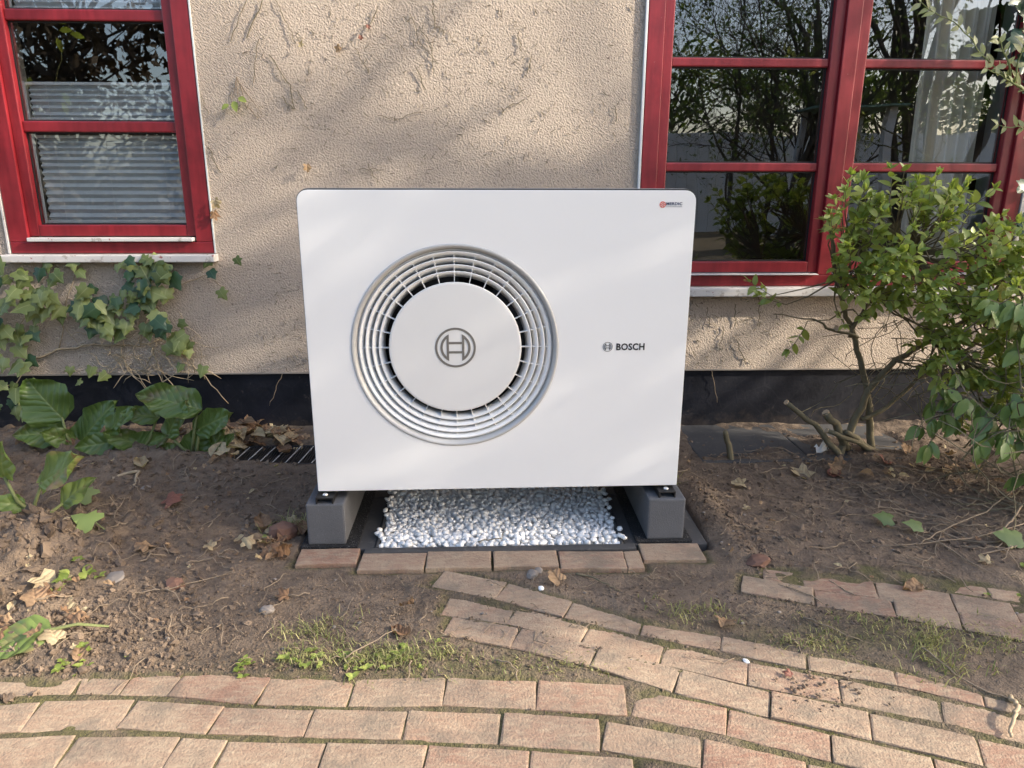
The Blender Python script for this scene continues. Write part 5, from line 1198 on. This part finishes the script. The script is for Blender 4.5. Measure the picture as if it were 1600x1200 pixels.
# ------------------------------------------------------------------ garden behind the camera: seen in the panes, shades the scene
def tree(name, label, base, height, seed, spread=.5, nleaf=2500, lsize=.06, mat=FARLEAF, trunks=1, r0=.10, crown_z=.35, cat='tree', group=None, lv=4, up=.35, droop=0):
    rr = random.Random(seed); o = empty(name, base); tag(o, label, cat, group); tips = []; wood = MB()
    def rv(s): return Vector((rr.gauss(0, 1), rr.gauss(0, 1), rr.gauss(0, 1))).normalized()*s
    def grow(p, d, L, r, lev):
        pts = [p]; n = 5; rs = [r]
        for i in range(n):
            d = (d+rv(.16+.05*lev)+Vector((0, 0, up*.12-droop*.10*lev))).normalized(); pts.append(pts[-1]+d*L/n); rs.append(r*(1-.5*(i+1)/n))
        wood.tube(pts, rs, 6 if lev < 2 else (4 if lev < 3 else 3), cap=False)
        if lev >= lv: tips.extend(pts[1:]); return
        k = 4 if lev == 0 else 5
        for q in range(k):
            t = rr.uniform(.35 if lev else crown_z, 1); i = min(n-1, int(t*n)); a = pts[i].lerp(pts[i+1], t*n-i)
            nd = (d*(1-spread)+rv(1)*spread*1.25+Vector((0, 0, up*.6))).normalized(); grow(a, nd, L*rr.uniform(.50, .72), r*.5*(1-.3*t), lev+1)
        if lev >= lv-1: tips.extend(pts[2:])
    for k in range(trunks):
        off = Vector((rr.uniform(-.5, .5), rr.uniform(-.3, .3), 0))*(trunks > 1)
        grow(Vector(base)+off+Vector((0, 0, -.05)), Vector((rr.uniform(-.2, .2), rr.uniform(-.2, .2), 1)), height*.52, r0*rr.uniform(.75, 1.1), 0)
    wood.build('trunk', BARK, o)
    if nleaf:
        b = MB()
        for _ in range(nleaf):
            p = rr.choice(tips)+rv(rr.uniform(0, .16)); d = rv(1)+Vector((0, 0, -droop)); nn = rv(1); x = d.normalized(); y = x.cross(nn); y = y.normalized() if y.length > 1e-4 else x.orthogonal()
            L = lsize*rr.uniform(.6, 1.3); W = L*.45; b.add([p, p+x*L*.5+y*W*.5, p+x*L, p+x*L*.5-y*W*.5], [(0, 1, 2, 3)])
        tag(b.build('crown', mat, o), kind='stuff')
    return o
def bushy_tree(name, label, base, clumps, seed, lsize, mat, nl=46, rad=.24, r0=.09, cat='tree', group=None):
    rr = random.Random(seed); o = empty(name, base); tag(o, label, cat, group); wood = MB(); b = MB(); B0 = Vector(base); top = max(c[2] for c in clumps)
    def rv(s): return Vector((rr.gauss(0, 1), rr.gauss(0, 1), rr.gauss(0, 1))).normalized()*s
    tr = [B0+Vector((rr.uniform(-.08, .08)*i, rr.uniform(-.08, .08)*i, (top-B0.z)*i/8-.05)) for i in range(9)]
    wood.tube(tr, [r0*(1-i/9.5) for i in range(9)], 8)
    for c in clumps:
        c = Vector(c); zz = max(.2, c.z-rr.uniform(.4, 1.2)); k = min(7, max(0, (zz-B0.z)/(top-B0.z)*8)); a = tr[int(k)].lerp(tr[int(k)+1], k-int(k))
        m = a.lerp(c, .5)+rv(.12)+Vector((0, 0, .08)); wood.tube([a, m, c, c+rv(.2)], [.022, .014, .007, .002], 4, cap=False)
        for _ in range(5): e = c+rv(rad); wood.tube([c+rv(.03), e], [.005, .0015], 3, cap=False)
        R = rad*rr.uniform(.6, 1.3)
        for _ in range(int(nl*rr.uniform(.5, 1.4))):
            p = c+rv(R*rr.random()**.5); x = (rv(1)+Vector((0, 0, -.3))).normalized(); y = x.cross(rv(1)); y = y.normalized() if y.length > 1e-4 else x.orthogonal()
            L = lsize*rr.uniform(.6, 1.3); W = L*.48; b.add([p, p+x*L*.5+y*W*.5, p+x*L, p+x*L*.5-y*W*.5], [(0, 1, 2, 3)])
    wood.build('trunk', BARK, o); tag(b.build('crown', mat, o), kind='stuff'); return o
rr = random.Random(77)
cl = []
while len(cl) < 170:                                   # dense on the garden side, open towards the house and the top
    x, y, z = rr.uniform(5.4, 7.0), rr.uniform(-.4, 2.7), rr.uniform(2.2, 6.2)
    if y+.325*x < (1.60 if 3.75 < z < 4.7 else 1.82): continue
    w_ = (1.0 if z < 5.3 else .3) if y < .62 else (.22 if z < 4.1 else .08)
    if rr.random() < w_: cl.append((x, y, z))
for _ in range(16):
    x = rr.uniform(5.5, 6.8); cl.append((x, rr.uniform(1.60, 1.85)-.325*x, rr.uniform(3.7, 4.6)))
for _ in range(9):
    x = rr.uniform(5.5, 6.8); cl.append((x, rr.uniform(1.84, 2.0)-.325*x, rr.uniform(3.15, 3.7)))
bushy_tree('shade_tree', 'leafy tree right of the house, outside the picture, shading wall and heat pump', (6.2, 1.2, 0), cl, 3, .085, FARLEAF)
tree('willow_shrub', 'fine twigged bushy tree mirrored in the left casement of the right window', (4.1, -4.6, 0), 5.2, 5, .5, 6500, .07, FARLEAF, 7, .05, .15, up=.5, droop=.3, group='trees mirrored in the panes')
tree('tree', 'group of dark trunks mirrored in the right casement of the right window', (6.9, -5.4, 0), 8.5, 9, .42, 5600, .09, FARLEAF, 6, .11, .40, up=.5, group='trees mirrored in the panes')
def thicket(label, base, rx, ry, h, n, seed, mat):
    rr = random.Random(seed); c = [(base[0]+rr.uniform(-rx, rx), base[1]+rr.uniform(-ry, ry), h*rr.random()**.8+.1) for _ in range(n)]
    return bushy_tree('thicket', label, base, c, seed, .15, mat, 85, .46, .06, 'thicket', 'thickets mirrored in the panes')
thicket('tangled brown thicket mirrored in the left window', (-5.4, -4.4, 0), 1.6, .7, 4.6, 110, 31, HEDGELEAF)
thicket('second tangled thicket farther left, mirrored in the left window', (-8.2, -4.8, 0), 1.6, .7, 5.0, 100, 32, HEDGELEAF)
thicket('tall evergreen thicket behind the white fence, mirrored in the right window', (4.0, -10.0, 0), 2.4, .8, 3.4, 90, 33, FARLEAF)
thicket('broad evergreen thicket behind the right end of the white fence', (9.0, -10.2, 0), 2.6, .8, 3.0, 80, 34, FARLEAF)
thicket('low thicket at the left end of the white fence', (-1.5, -9.0, 0), 2.6, .8, 4.0, 80, 35, HEDGELEAF)
tree('tree', 'tall bare tree far behind the white fence, mirrored in the right window', (8.0, -11.5, 0), 9, 42, .5, 1800, .10, FARLEAF, 2, .13, .3, up=.4, group='trees mirrored in the panes')
fence = empty('board_fence', (5, -8, 0)); tag(fence, 'white board fence across the garden, mirrored in the right window', 'fence')
for i in range(52):
    MB().box(-.5+i*.2, -.5+i*.2+.192, -8.012+.004*(i % 2), -7.99+.004*(i % 2), .06, 1.85).build('board', FENCEM, fence)
MB().box(-.6, 9.95, -8.05, -8.016, 1.62, 1.70).build('rail', FENCEM, fence); MB().box(-.6, 9.95, -8.05, -8.016, .3, .38).build('rail', FENCEM, fence)
pg = empty('pergola', (4.8, -4.0, 0)); tag(pg, 'pale garden pergola with green roof mirrored in the right window', 'pergola')
for x in (4.5, 5.3):
    for y in (-3.6, -4.5): MB().box(x-.05, x+.05, y-.05, y+.05, 0, 1.95).build('post', FENCEM, pg)
for i in range(7): MB().box(4.38+i*.155, 4.38+i*.155+.145, -4.7, -3.4, 1.955, 1.985).build('roof_board', m_plain('green_roof', (.22, .34, .27), .7) if i == 0 else bpy.data.materials['green_roof'], pg)
